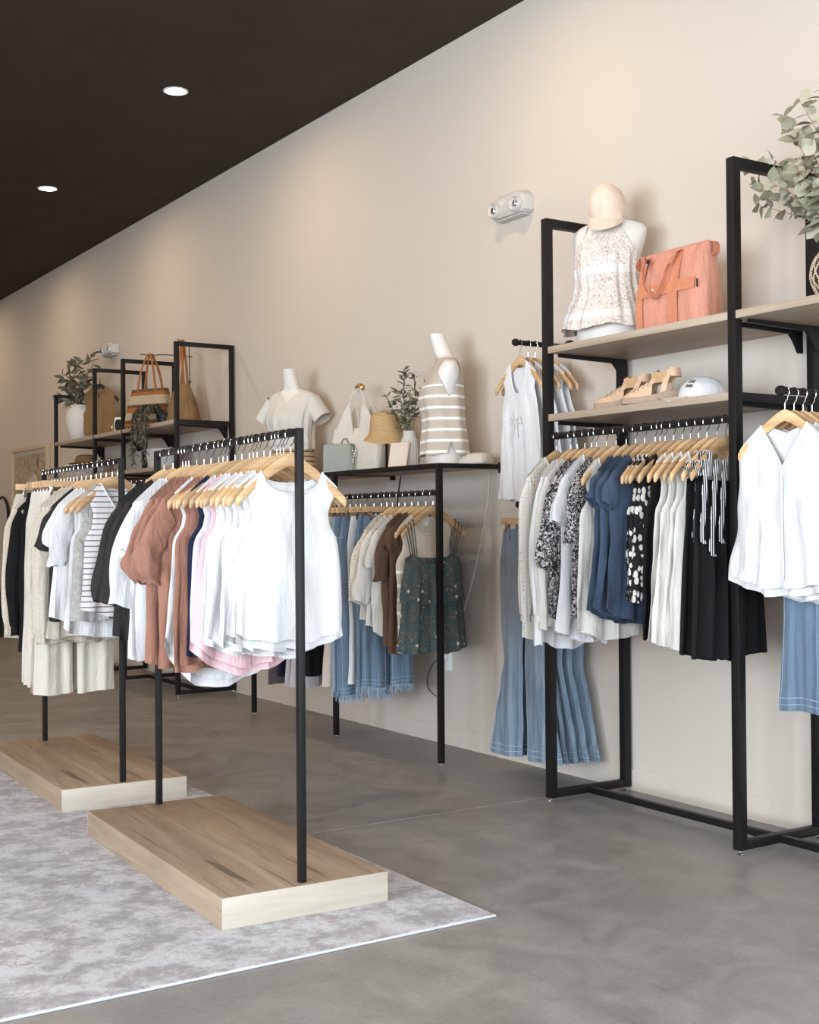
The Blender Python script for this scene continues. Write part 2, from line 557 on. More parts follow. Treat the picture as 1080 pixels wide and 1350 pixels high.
def shelf_board(e, y0, y1, ztop, th=0.032, brackets=True, mat='shelf_laminate'):
    MB().box(XF - 0.018, XB + 0.02, y0, y1, ztop - th, ztop, 0.0015).build('shelf', mat, e, sharp=30)
    if brackets:
        for y in (y0 + 0.022, y1 - 0.022):
            z = ztop - th - 0.0005
            b = MB().prism([(XF + 0.03, z), (XB - 0.02, z), (XB - 0.02, z - 0.10), (XB - 0.045, z - 0.10), (XB - 0.075, z - 0.05), (XB - 0.10, z - 0.024), (XF + 0.03, z - 0.016)], 1, y - 0.006, y + 0.006)
            b.build('shelf_bracket', 'black_steel', e, smooth=False)

Y1, Y2, Y3 = 4.69, 3.52, 2.35
ra = empty('wall_shelving_rack', (0, 0, 0), label='tall black steel shelving rack with two wooden shelves and hanging rail at right', cat='shelving rack', group='tall black wall racks')
for y in (Y1, Y2, Y3):
    upright(ra, y, 2.755, mids=())
bars(ra, [('floor_beam', (4.005, 4.035, Y2 + 0.018, Y1 - 0.018, 0.022, 0.052)), ('floor_beam', (4.005, 4.035, Y3 + 0.018, Y2 - 0.018, 0.022, 0.052))])
shelf_board(ra, Y2 + 0.021, Y1 - 0.021, 2.145)
shelf_board(ra, Y2 + 0.021, Y1 - 0.021, 1.826)
shelf_board(ra, Y3 + 0.021, Y2 - 0.021, 2.145)
bars(ra, [('side_bar', (XF + 0.02, XB - 0.02, Y2 - 0.012, Y2 + 0.012, 1.79, 1.825))])
MB().tube([(XF, Y1 - 0.0205, 1.722), (XF, Y2 + 0.0205, 1.722)], 0.0165, 14).build('hanging_rail', 'black_steel', ra)

YB = [5.713, 6.87, 8.03]
rb = empty('console_rack', (0, 0, 0), label='waist-high black steel wall rack with a display top and hanging rail, middle', cat='clothes rack')
s = 0.015
XFB = 3.865
for y in YB:
    bars(rb, [('front_leg', (XFB - s, XFB + s, y - s, y + s, 0.02, 1.648)), ('side_bar', (XFB + s, XB + s, y - s, y + s, 1.622, 1.648))])
    foot(rb, XFB, y)
    MB().box(XB + s, WALL_X - 0.0005, y - 0.02, y + 0.02, 1.60, 1.66, 0.002).build('wall_mount', 'black_steel', rb)
for i in range(2):
    bars(rb, [('front_beam', (XFB - s, XFB + s, YB[i] + s, YB[i + 1] - s, 1.620, 1.648))])
    MB().box(XFB + s, XB + 0.02, YB[i] + s, YB[i + 1] - s, 1.628, 1.6475, 0.001).build('top_board', 'shelf_laminate', rb, sharp=30)
    MB().tube([(XFB, YB[i] + s, 1.487), (XFB, YB[i + 1] - s, 1.487)], 0.0155, 14).build('hanging_rail', 'black_steel', rb)

YC = [9.24, 10.42, 11.15, 12.29]
rc = empty('wall_shelving_rack', (0, 0, 0), label='tall black steel shelving rack with handbags at the far left', cat='shelving rack', group='tall black wall racks')
for i, y in enumerate(YC):
    upright(rc, y, 2.755 if i < 3 else 2.62, 0.0165)
for i in (0, 2):
    bars(rc, [('floor_beam', (4.005, 4.035, YC[i] + 0.018, YC[i + 1] - 0.018, 0.022, 0.052))])
for i in range(3):
    shelf_board(rc, YC[i] + 0.018, YC[i + 1] - 0.018, 2.150)
shelf_board(rc, YC[0] + 0.018, YC[1] - 0.018, 1.80)
shelf_board(rc, YC[1] + 0.018, YC[2] - 0.018, 1.80)
shelf_board(rc, YC[2] + 0.018, YC[3] - 0.018, 1.80)
bars(rc, [('side_bar', (XF + 0.017, XB - 0.017, YC[0] - 0.012, YC[0] + 0.012, 2.118, 2.150))])
MB().tube([(XF, YC[0] + 0.017, 1.70), (XF, YC[1] - 0.017, 1.70)], 0.0155, 12).build('hanging_rail', 'black_steel', rc)

# face-out rods on the wall
def faceout(label, y, z, x0):
    e = empty('hanging_rod', (x0, y, z), label=label, cat='hanging rod')
    L = WALL_X - x0
    MB().tube([(0.012, 0, 0), (L - 0.012, 0, 0)], 0.0135, 14).build('rod', 'black_steel', e)
    MB().rings([[(x, r_ * math.cos(2 * PI * k / 16), r_ * math.sin(2 * PI * k / 16)) for k in range(16)] for x, r_ in ((-0.006, 0.006), (-0.005, 0.015), (0.004, 0.019), (0.016, 0.019), (0.020, 0.014))]).build('end_cap', 'black_steel', e)
    MB().rings([[(x, r_ * math.cos(2 * PI * k / 20), r_ * math.sin(2 * PI * k / 20)) for k in range(20)] for x, r_ in ((L - 0.055, 0.016), (L - 0.040, 0.018), (L - 0.016, 0.036), (L - 0.001, 0.038))]).build('wall_flange', 'black_steel', e)
    return e
ROD1 = (5.12, 2.235, 3.93)
ROD2 = (5.12, 1.411, 3.945)
ROD3 = (3.20, 1.795, 3.683)
faceout('upper black wall rod holding white tank tops, left of the tall rack', *ROD1)
faceout('lower black wall rod holding flared jeans, left of the tall rack', *ROD2)
faceout('black wall rod holding white lace blouses at the right edge', *ROD3)

# ------------------------------------------------------------------ cloth materials
cloth('white_cotton', (0.60, 0.59, 0.59), 0.015)
cloth('bright_white', (0.655, 0.645, 0.64), 0.01, bump=0.2)
cloth('soft_white', (0.63, 0.595, 0.54), 0.02)
cloth('cream_cloth', (0.60, 0.545, 0.47), 0.03)
cloth('oatmeal_knit', (0.54, 0.48, 0.40), 0.08, bump=0.35)
cloth('beige_knit', (0.52, 0.43, 0.33), 0.08, bump=0.35)
cloth('black_cloth', (0.010, 0.0095, 0.010), 0.15, bump=0.2)
cloth('charcoal_jersey', (0.030, 0.027, 0.025), 0.12, bump=0.25)
cloth('terracotta_jersey', (0.30, 0.142, 0.100), 0.05)
cloth('brown_crepe', (0.105, 0.060, 0.040), 0.08)
cloth('navy_cloth', (0.018, 0.022, 0.045), 0.1)
cloth('pink_cotton', (0.66, 0.43, 0.45), 0.04)
cloth('lilac_white', (0.62, 0.565, 0.61), 0.03)
cloth('grey_heather', (0.36, 0.345, 0.32), 0.16)
cloth('mauve_grey', (0.42, 0.385, 0.39), 0.05)
cloth('taupe_cloth', (0.50, 0.42, 0.36), 0.05)
cloth('rust_cloth', (0.33, 0.085, 0.045), 0.08)
cloth('plum_grey', (0.10, 0.085, 0.09), 0.08)
cloth('pale_stitch', (0.36, 0.43, 0.52), 0.1)
cloth('gold_stitch', (0.40, 0.33, 0.22), 0.1)

def denim(name, c, fade, fz=-0.45, amt=0.7):
    a = NT(name, 0.9, sheen=0.1, spec=0.15)
    co = a.co((1, 1, 1))
    n = a.noise(a.co((60, 60, 14)), 8, 3, 0.7)
    z = a.sep(co)[2]
    # worn, paler thigh area
    d = a.math('ABSOLUTE', a.math('SUBTRACT', z, fz))
    w = a.math('MULTIPLY', a.math('SUBTRACT', 1.0, a.math('MINIMUM', a.math('MULTIPLY', d, 2.6), 1.0)), amt)
    w = a.math('MULTIPLY', w, a.ramp(a.noise(co, 5, 3), [(0.3, (0.45, 0.45, 0.45)), (0.7, (1, 1, 1))]))
    base = a.ramp(n, [(0.3, mul(c, 0.75)), (0.7, mul(c, 1.25))])
    st = a.noise(a.co((22, 22, 1.2)), 1.6, 5, 0.65, 0.4)
    base = a.mix(a.ramp(st, [(0.42, (0, 0, 0)), (0.68, (0.5, 0.5, 0.5))]), base, fade)
    base = a.mix(a.ramp(st, [(0.30, (0.5, 0.5, 0.5)), (0.46, (0, 0, 0))]), base, mul(c, 0.55))
    a.col(a.mix(w, base, fade))
    a.bump(a.noise(a.co((1, 1, 0.4)), 30, 4, 0.6, 0.5), 0.3, 0.01)
    return a.m
denim('light_denim', (0.140, 0.187, 0.245), (0.31, 0.355, 0.40))
denim('mid_denim', (0.118, 0.168, 0.235), (0.21, 0.265, 0.335))
denim('dark_denim', (0.050, 0.090, 0.165), (0.12, 0.19, 0.30), amt=0.4)
denim('chambray', (0.038, 0.056, 0.092), (0.064, 0.090, 0.138), -0.3, 0.5)
denim('grey_blue_denim', (0.22, 0.29, 0.37), (0.38, 0.46, 0.53), -0.35, 0.8)

def stripes(name, base, line, period, duty, axis=2, zmax=None, vert=False, bump=0.25):
    a = NT(name, 0.92, sheen=0.15, spec=0.15)
    co = a.co()
    s_ = a.sep(co)
    f = a.math('FRACT', a.math('ADD', a.math('MULTIPLY', s_[axis], 1.0 / period), 50.0))
    m = a.math('LESS_THAN', f, duty)
    if zmax is not None:
        m = a.math('MULTIPLY', m, a.math('LESS_THAN', s_[2], zmax))
    c = a.mix(m, base, line)
    a.col(c)
    a.bump(a.noise(a.co((1, 1, 0.35)), 36, 4, 0.55, 0.6), bump, 0.012)
    return a.m
stripes('brown_stripe_jersey', (0.64, 0.63, 0.64), (0.20, 0.11, 0.095), 0.026, 0.20)
stripes('beige_stripe_knit', (0.56, 0.48, 0.39), (0.82, 0.80, 0.76), 0.075, 0.24, zmax=-0.30)
stripes('vest_stripe_knit', (0.48, 0.405, 0.33), (0.80, 0.78, 0.74), 0.062, 0.24, zmax=0.445)
stripes('black_white_ribbon', (0.012, 0.012, 0.012), (0.80, 0.80, 0.80), 0.0115, 0.42, axis=0)
stripes('tan_belt', (0.48, 0.35, 0.22), (0.09, 0.04, 0.03), 0.034, 0.26)

a = NT('speckle_print', 0.9, spec=0.15)
_c = a.co((1, 1, 1))
_n = a.noise(_c, 120, 3, 0.7, 1.0)
_w = a.noise(_c, 38, 3, 0.6, 2.0)
_m = a.math('ADD', a.math('MULTIPLY', _n, 0.6), a.math('MULTIPLY', _w, 0.4))
a.col(a.ramp(_m, [(0.505, (0.020, 0.017, 0.018)), (0.54, (0.52, 0.485, 0.48))]))
a.bump(a.noise(a.co((1, 1, 0.35)), 36, 4), 0.25, 0.012)
a = NT('bold_print', 0.9, spec=0.15)
_v = a.voro(a.co((1.0, 1.0, 0.6)), 46, rnd=0.85)
_n = a.noise(a.co((1, 1, 1)), 60, 2, 0.6, 2.0)
_m = a.math('ADD', _v.outputs['Distance'], a.math('MULTIPLY', _n, 0.35))
a.col(a.ramp(_m, [(0.60, (0.62, 0.58, 0.53)), (0.63, (0.016, 0.014, 0.014))]))
a.bump(a.noise(a.co((1, 1, 0.35)), 36, 4), 0.3, 0.012)
a = NT('teal_floral', 0.9, spec=0.15)
_c = a.co()
_n = a.noise(_c, 34, 4, 0.65, 2.5)
_b = a.mix(a.ramp(_n, [(0.55, (0, 0, 0)), (0.60, (1, 1, 1))]), (0.050, 0.076, 0.080), (0.165, 0.105, 0.065))
_n2 = a.noise(a.co(loc=(4, 4, 4)), 28, 4, 0.65, 2.5)
_b = a.mix(a.ramp(_n2, [(0.60, (0, 0, 0)), (0.64, (1, 1, 1))]), _b, (0.16, 0.18, 0.15))
_v = a.voro(a.co(rot=(0, 0.78, 0)), 17, rnd=0.55)
_v.distance = 'CHEBYCHEV'
_b = a.mix(a.ramp(_v.outputs['Distance'], [(0.12, (1, 1, 1)), (0.15, (0, 0, 0))]), _b, (0.55, 0.46, 0.36))
a.col(_b)
a.bump(a.noise(a.co((1, 1, 0.35)), 36, 4), 0.3, 0.012)
a = NT('rosy_floral', 0.9, spec=0.15)
_c = a.co()
_n = a.noise(_c, 105, 4, 0.7, 1.2)
_b = a.ramp(_n, [(0.49, (0.70, 0.66, 0.61)), (0.55, (0.54, 0.37, 0.31)), (0.61, (0.40, 0.35, 0.30))])
# plain white gathered tiers at the yoke, waist and hem
_z = a.sep(_c)[2]
_f = a.math('FRACT', a.math('ADD', a.math('MULTIPLY', _z, 1 / 0.21), 20.42))
_b = a.mix(a.math('MULTIPLY', a.math('LESS_THAN', _f, 0.17), 0.75), _b, (0.70, 0.67, 0.63))
a.col(_b)
a.bump(a.noise(a.co((1, 1, 0.2)), 60, 4), 0.4, 0.012)
a = NT('eyelet_lace', 0.9, spec=0.15)
_v = a.voro(a.co(), 52, rnd=0.35)
a.col(a.ramp(_v.outputs['Distance'], [(0.13, (0.30, 0.27, 0.22)), (0.21, (0.66, 0.62, 0.555))]))
a.bump(_v.outputs['Distance'], 0.5, 0.006)
a = NT('beige_lace', 0.9, spec=0.15)
_v = a.voro(a.co(), 60, rnd=0.3)
a.col(a.ramp(_v.outputs['Distance'], [(0.16, (0.26, 0.21, 0.16)), (0.28, (0.66, 0.60, 0.50))]))
a.bump(_v.outputs['Distance'], 0.6, 0.006)
a = NT('lace_yoke_cotton', 0.9, spec=0.12, sheen=0.12)
_c = a.co()
_v = a.voro(_c, 80, rnd=0.5)
_s = a.sep(_c)
_ax = a.math('ABSOLUTE', _s[0])
_ym = a.math('MULTIPLY', a.math('GREATER_THAN', _s[2], -0.30), a.math('MAXIMUM', a.math('MULTIPLY', a.math('GREATER_THAN', _ax, 0.045), a.math('LESS_THAN', _ax, 0.115)), a.math('GREATER_THAN', _ax, 0.185)))
_lc = a.ramp(_v.outputs['Distance'], [(0.10, (0.60, 0.57, 0.52)), (0.34, (0.64, 0.63, 0.62))])
a.col(a.mix(_ym, (0.62, 0.61, 0.61), _lc))
_h = a.math('ADD', a.math('MULTIPLY', a.math('MULTIPLY', _v.outputs['Distance'], _ym), 0.35), a.math('MULTIPLY', a.noise(a.co((1, 1, 0.30)), 20, 5, 0.58, 0.9), 1.0))
a.bump(_h, 0.6, 0.02)
a = NT('white_lace', 0.9, spec=0.15)
_v = a.voro(a.co(), 75, rnd=0.5)
a.col(a.ramp(_v.outputs['Distance'], [(0.12, (0.62, 0.58, 0.52)), (0.3, (0.86, 0.86, 0.86))]))
a.bump(_v.outputs['Distance'], 0.9, 0.008)
wood('hanger_wood', (0.42, 0.235, 0.105), (0.68, 0.46, 0.26), 0, 2.2, 0.42, 16.0, rnd=0.45)

# ------------------------------------------------------------------ hangers
HW = 0.205
def hz(x):
    t = np.abs(x) / 0.205
    return -0.150 * t ** 1.3
def hanger_mesh():
    m = MB()
    rings_ = []
    xs = np.concatenate([[-HW - 0.004], np.linspace(-HW, HW, 25), [HW + 0.004]])
    for x in xs:
        e = abs(x) > HW
        th = 0.044 - 0.010 * min(1, abs(x) / HW) - (0.012 if e else 0)
        zt = float(hz(min(abs(x), HW))) - (0.006 if e else 0)
        yb = -0.010 * (abs(x) / HW) ** 2
        hy = 0.0062 + 0.0018 * (abs(x) / HW) - (0.003 if e else 0)
        rings_.append([(x, yb + sy * hy, zt - k * th) for sy, k in ((-0.6, 0), (0.6, 0), (1, 0.15), (1, 0.85), (0.6, 1), (-0.6, 1), (-1, 0.85), (-1, 0.15))])
    m.rings(rings_)
    return m
def hook_mesh():
    p = [(0, 0, -0.012), (0, 0, 0.018), (0.002, 0, 0.026), (0.012, 0, 0.036)]
    for g in np.linspace(-50, 205, 16):
        p.append((0.021 * math.cos(R(g)), 0, 0.062 + 0.021 * math.sin(R(g))))
    return MB().tube(p, 0.0018, 6)
def bar_mesh():
    m = MB()
    m.box(-0.17, 0.17, -0.0065, 0.0065, -0.034, 0.0, 0.003)
    return m
def clip_mesh():
    m = MB()
    m.box(-0.009, 0.009, -0.012, -0.008, -0.078, -0.024, 0.001).box(-0.009, 0.009, 0.008, 0.012, -0.078, -0.024, 0.001)
    m.tube([(-0.011, 0, -0.040), (0.011, 0, -0.040)], 0.010, 8)
    return m
_tmp = [hanger_mesh().build('w', 'hanger_wood', sharp=45), hook_mesh().build('h', 'chrome'), bar_mesh().build('b', 'hanger_wood', sharp=45), clip_mesh().build('c', 'chrome', sharp=40)]
ME_HANG, ME_HOOK, ME_BAR, ME_CLIP = [o.data for o in _tmp]
for _o in _tmp:
    bpy.data.objects.remove(_o)
ME_HANG.name, ME_HOOK.name, ME_BAR.name, ME_CLIP.name = 'hanger_arms', 'hanger_hook', 'hanger_bar', 'hanger_clip'

def hanger(loc, rz, label, group, clip=False, sx=1.0):
    o = share('trouser_hanger' if clip else 'clothes_hanger', ME_BAR if clip else ME_HANG, None, loc, (0, 0, rz), (sx, 1, 1))
    tag(o, label, 'hanger', group)
    share('hook', ME_HOOK, o)
    if clip:
        for x in (-0.12, 0.12):
            share('clip', ME_CLIP, o, (x, 0, 0))
    return o

# ------------------------------------------------------------------ garments
def arr_prof(prof):
    p = sorted(prof, key=lambda q: -q[0])
    zs = np.array([q[0] for q in p])[::-1]
    ws = np.array([q[1] for q in p])[::-1]
    return lambda z: np.interp(z, zs, ws)

SLEEVES = {
    'short': ([(-0.008, 0.004), (0.030, -0.05), (0.058, -0.13), (0.066, -0.20)], [(-0.06, -0.10), (-0.045, -0.15), (-0.035, -0.20), (-0.028, -0.235)], 0.020),
    'cap': ([(-0.008, 0.004), (0.028, -0.03), (0.046, -0.08), (0.050, -0.115)], [(-0.05, -0.06), (-0.035, -0.11), (-0.015, -0.145), (0.0, -0.165)], 0.018),
    'knot': ([(-0.008, 0.004), (0.040, -0.07), (0.085, -0.18), (0.095, -0.27), (0.050, -0.33)], [(-0.06, -0.10), (-0.03, -0.16), (0.005, -0.22), (0.0, -0.29), (0.0, -0.335)], 0.022),
    'flutter': ([(-0.01, 0.004), (0.030, -0.05), (0.052, -0.13), (0.062, -0.22), (0.066, -0.30)], [(-0.06, -0.05), (-0.06, -0.12), (-0.05, -0.18), (-0.04, -0.24), (-0.02, -0.29)], 0.024),
    'long': ([(-0.008, 0.004), (0.035, -0.09), (0.050, -0.22), (0.055, -0.38), (0.045, -0.54), (0.035, -0.62)], [(-0.06, -0.10), (-0.055, -0.18), (-0.045, -0.28), (-0.025, -0.40), (-0.02, -0.54), (-0.015, -0.62)], 0.022),
    'wide': ([(-0.008, 0.004), (0.045, -0.08), (0.080, -0.20), (0.100, -0.32), (0.095, -0.40)], [(-0.06, -0.10), (-0.05, -0.18), (-0.04, -0.28), (-0.02, -0.36), (0.0, -0.425)], 0.026),
}

def top(name, label, cat, group, loc, rz, mat, L=0.66, W=0.185, neck=(0.085, 0.10, 0.02, 'round'), prof=None, flare=0.02, sleeve=None, D=0.017,
        folds=(3.0, 0.009), hem=0.03, hilo=0.0, band=True, seed=1, sleeve_mat=None, cuff=None, crumple=0.0022, band_mat=None):
    rng = np.random.RandomState(seed)
    e = empty(name, loc, rz, label=label, cat=cat, group=group)
    nh, df, db, shp = neck
    if prof is None:
        if sleeve:
            prof = [(float(hz(W)), W), (-0.25, W + 0.012), (-0.42, W + 0.012), (-L, W + 0.012 + flare)]
        else:
            prof = [(float(hz(W)), W), (float(hz(W)) - 0.03, W - 0.016), (float(hz(W)) - 0.08, W - 0.034), (-0.25, W - 0.026), (-0.29, W + 0.002), (-0.315, W + 0.008), (-L, W + 0.006 + flare)]
    Wf = arr_prof(prof)
    n = nh / W
    us = np.concatenate([np.linspace(-1, -n, 9), np.linspace(-n, n, 13)[1:-1], np.linspace(n, 1, 9)])
    nv = 30
    v = np.linspace(0, 1, nv)[:, None] ** 1.05
    ph = rng.rand(8) * 6.28
    k1, amp = folds
    lean = rng.uniform(-0.015, 0.015)
    waves = [(rng.uniform(0.4, 1.0), rng.uniform(-1, 1) * 75, rng.uniform(-1, 1) * 38, rng.uniform(0, 6.28)) for _ in range(9)]
    def sheet(front):
        x0 = us * W
        zt = hz(x0) + 0.007
        ins = np.abs(us) < n - 1e-6
        s_ = np.abs(x0) / nh
        dep = df if front else db
        if shp == 'v':
            sh = 1 - s_
        else:
            sh = np.sqrt(np.clip(1 - s_ ** 2.2, 0, 1))
        zt = np.where(ins, float(hz(nh)) + 0.007 - dep * sh, zt)
        zh = -L + hem * np.abs(us) ** 2.2 + (0 if front else -hilo) + 0.006 * np.sin(5 * us + ph[0]) + 0.004 * np.sin(11 * us + ph[1])
        Z = zt[None, :] + (zh - zt)[None, :] * v
        Wz = Wf(Z) * (1 + 0.02 * np.sin(9 * Z + ph[2]) * sst((-Z - 0.25) / 0.3))
        X = us[None, :] * Wz + lean * np.clip(-Z - 0.15, 0, 1)
        g = np.sqrt(np.clip(1 - np.abs(us)[None, :] ** (2.6 + (7.0 if sleeve else 0.0) * (1 - sst((-Z - 0.14) / 0.2))), 0, 1))
        Dz = 0.0085 + (D - 0.0085) * sst((-Z - 0.03) / 0.25)
        A = amp * sst((-Z - 0.16) / (L - 0.12))
        wob = 1.1 * np.sin(2.6 * Z + ph[3])
        F = A * (np.sin(2 * PI * k1 * us / 2 * (1 + 0.12 * np.sin(4 * Z + ph[6])) + ph[4] + wob) + 0.55 * np.sin(2 * PI * k1 * 1.7 * us / 2 + ph[5] - wob) + 0.3 * np.sin(2 * PI * k1 * 3.1 * us / 2 + ph[7]))
        crum = sum(a_ * np.sin(kx * X + kz * Z + p_) for a_, kx, kz, p_ in waves)
        F = F + crum * sst((-Z - 0.10) / 0.22) * crumple
        Y = (-1 if front else 1) * Dz * g + F + (0.6 * crumple * sst((-Z - 0.10) / 0.2) * sum(a_ * np.sin(kx * X + kz * Z + p_ + 2.1 * (1 if front else -1)) for a_, kx, kz, p_ in waves)) * g
        # the hanger's forward bow
        Y = Y - 0.010 * (np.abs(X) / HW) ** 2 * (1 - sst((-Z - 0.1) / 0.2))
        return X, Y, Z
    m = MB()
    Xf, Yf, Zf = sheet(True)
    Xb, Yb, Zb = sheet(False)
    m.grid(Xf, Yf, Zf)
    m.grid(Xb[:, ::-1], Yb[:, ::-1], Zb[:, ::-1])
    m.build('body', mat, e, sharp=70)
    if band:
        i0, i1 = 8, 20
        pf = [(Xf[0, i], Yf[0, i] - 0.0008, Zf[0, i]) for i in range(i0, i1 + 1)]
        pb = [(Xb[0, i], Yb[0, i] + 0.0008, Zb[0, i]) for i in range(i1, i0 - 1, -1)]
        MB().tube(pf + pb[1:-1], 0.0042, 6, closed=True).build('neckband', band_mat or mat, e)
    if sleeve:
        so, si, d = SLEEVES[sleeve]
        zs = float(hz(W)) + 0.007
        for sg in (-1, 1):
            jx, jz = rng.uniform(-0.010, 0.010), rng.uniform(-0.015, 0.015)
            nr = 20
            po = cr([(W + x, zs + z) for x, z in so], nr)
            pi = cr([(W + x, zs + z) for x, z in si], nr)
            rs = []
            for i in range(nr):
                t = i / (nr - 1)
                o_, i_ = po[i] + np.array([jx, jz]) * t, pi[i] + np.array([jx, jz]) * t
                c = (o_ + i_) / 2
                h = (o_ - i_) / 2
                dd = d * (0.55 + 0.45 * min(1, t * 3))
                if sleeve == 'knot':
                    dd *= 1 + 0.35 * math.sin(9 * t + ph[1])
                ring = []
                for k in range(24):
                    g_ = 2 * PI * k / 24
                    w = 1 + (0.13 * t * math.sin(4 * g_ + ph[3] + 5 * t) + 0.10 * t * math.sin(7 * g_ + ph[5] - 4 * t)) + 0.10 * math.sin(9 * t + 2 * g_ + ph[6]) * min(1, t * 3)
                    if sleeve == 'knot':
                        w += 0.22 * t * math.sin(14 * t + 3 * g_ + ph[7]) + 0.10 * math.sin(22 * t - 2 * g_ + ph[4]) * min(1, t * 2)
                    ring.append((sg * (c[0] + h[0] * math.cos(g_) * w), d * 0 + dd * math.sin(g_) * w - 0.010 * (1 - t), c[1] + h[1] * math.cos(g_) * w + 0.004 * t * math.sin(3 * g_ + ph[2])))
                rs.append(ring)
            sl = MB().rings(rs, False, False).build('sleeve', sleeve_mat or mat, e, sharp=75)
            if cuff:
                # buttoned or ribbed cuff below the sleeve end
                last = rs[-1]
                c = np.mean(np.array(last), 0)
                c2 = [[(c[0] + (p[0] - c[0]) * f_, c[1] + (p[1] - c[1]) * f_, p[2] - dz) for p in last] for f_, dz in ((0.80, -0.006), (0.84, 0.0), (0.84, cuff * 0.5), (0.88, cuff))]
                MB().rings(c2, False, False).build('cuff', sleeve_mat or mat, sl, sharp=75)
    return e

def strip(P, w, th, n=18):
    Q = cr(P, n)
    return ribbon([(tuple(q), (1, 0, 0)) for q in Q], w, th)

def cami(name, label, cat, group, loc, rz, mat, strap_mat, L=0.62, W=0.15, zt=-0.17, flare=0.05, folds=(3, 0.010), seed=1, straps=(0.0,), strap_x=0.105, strap_r=0.0022, D=0.02, tiers=(), dip=0.05, flat=1.0):
    """thin-strapped top; straps loop over the hanger arms"""
    rng = np.random.RandomState(seed)
    e = empty(name, loc, rz, label=label, cat=cat, group=group)
    us = np.linspace(-1, 1, 31)
    nv = 28
    v = np.linspace(0, 1, nv)[:, None]
    ph = rng.rand(8) * 6.28
    def sheet(front):
        peak = np.exp(-((np.abs(us) * W - strap_x) / 0.03) ** 2)
        z0 = zt - (dip if front else dip * 0.4) * (1 - peak) * np.clip(1.15 - np.abs(us) * 0.2, 0, 1)
        zh = -L + 0.02 * np.abs(us) ** 2 + 0.008 * np.sin(6 * us + ph[0])
        Z = z0[None, :] + (zh - z0)[None, :] * v
        q = np.clip((zt - Z) / (L + zt), 0, 1)
        X = us[None, :] * (W + flare * q ** 0.8)
        A = folds[1] * sst(q * 1.6)
        F = A * (np.sin(PI * folds[0] * us + ph[1] + np.sin(3 * Z)) + 0.5 * np.sin(PI * folds[0] * 2.1 * us + ph[2]) + 0.3 * np.sin(PI * folds[0] * 3.7 * us + ph[3]))
        Y = (-1 if front else 1) * (0.010 + (D - 0.010) * sst(q * 3)) * np.sqrt(np.clip(1 - np.abs(us)[None, :] ** 3, 0, 1)) + F
        return X, Y, Z
    F, B = sheet(True), sheet(False)
    m = MB().grid(*F).grid(*[q[:, ::-1] for q in B])
    m.build('body', mat, e, sharp=70)
    for tz, tl, tf in tiers:                     # ruffle tiers: short flared over-layers
        i0 = int(np.argmin(np.abs(F[2][:, 15] - tz)))
        i1 = int(np.argmin(np.abs(F[2][:, 15] - (tz - tl))))
        t = MB()
        for S_, sg in ((F, -1), (B, 1)):
            X, Y, Z = [q[i0:i1 + 1].copy() for q in S_]
            w = np.linspace(0, 1, X.shape[0])[:, None]
            X *= 1 + 0.05 * w
            Y += sg * (0.002 + tf * w) * np.sqrt(np.clip(1 - np.abs(us)[None, :] ** 4, 0.02, 1)) + 0.006 * w * np.sin(22 * us[None, :] + ph[4])
            Z -= 0.01 * w
            t.grid(X, Y, Z)
        t.build('ruffle_tier', mat, e, sharp=70)
    for sg in (-1, 1):
        for off in straps:
            x = strap_x + off
            xh = min(0.19, x + 0.03 + off * 0.6)
            zh = float(hz(xh)) + 0.006
            P = [(sg * x, -0.013, zt - 0.004), (sg * (x + xh) / 2, -0.014, (zt + zh) / 2), (sg * xh, -0.013 - 0.01 * (xh / HW) ** 2, zh - 0.008), (sg * xh, -0.004 - 0.01 * (xh / HW) ** 2, zh), (sg * xh, 0.006, zh - 0.008), (sg * (x + xh) / 2, 0.012, (zt + zh) / 2), (sg * x, 0.011, zt - 0.006)]
            (strip(P, strap_r * 6, 0.002) if flat > 1 else MB().tube([tuple(q) for q in cr(P, 18)], strap_r, 6)).build('strap', strap_mat, e)
    return e

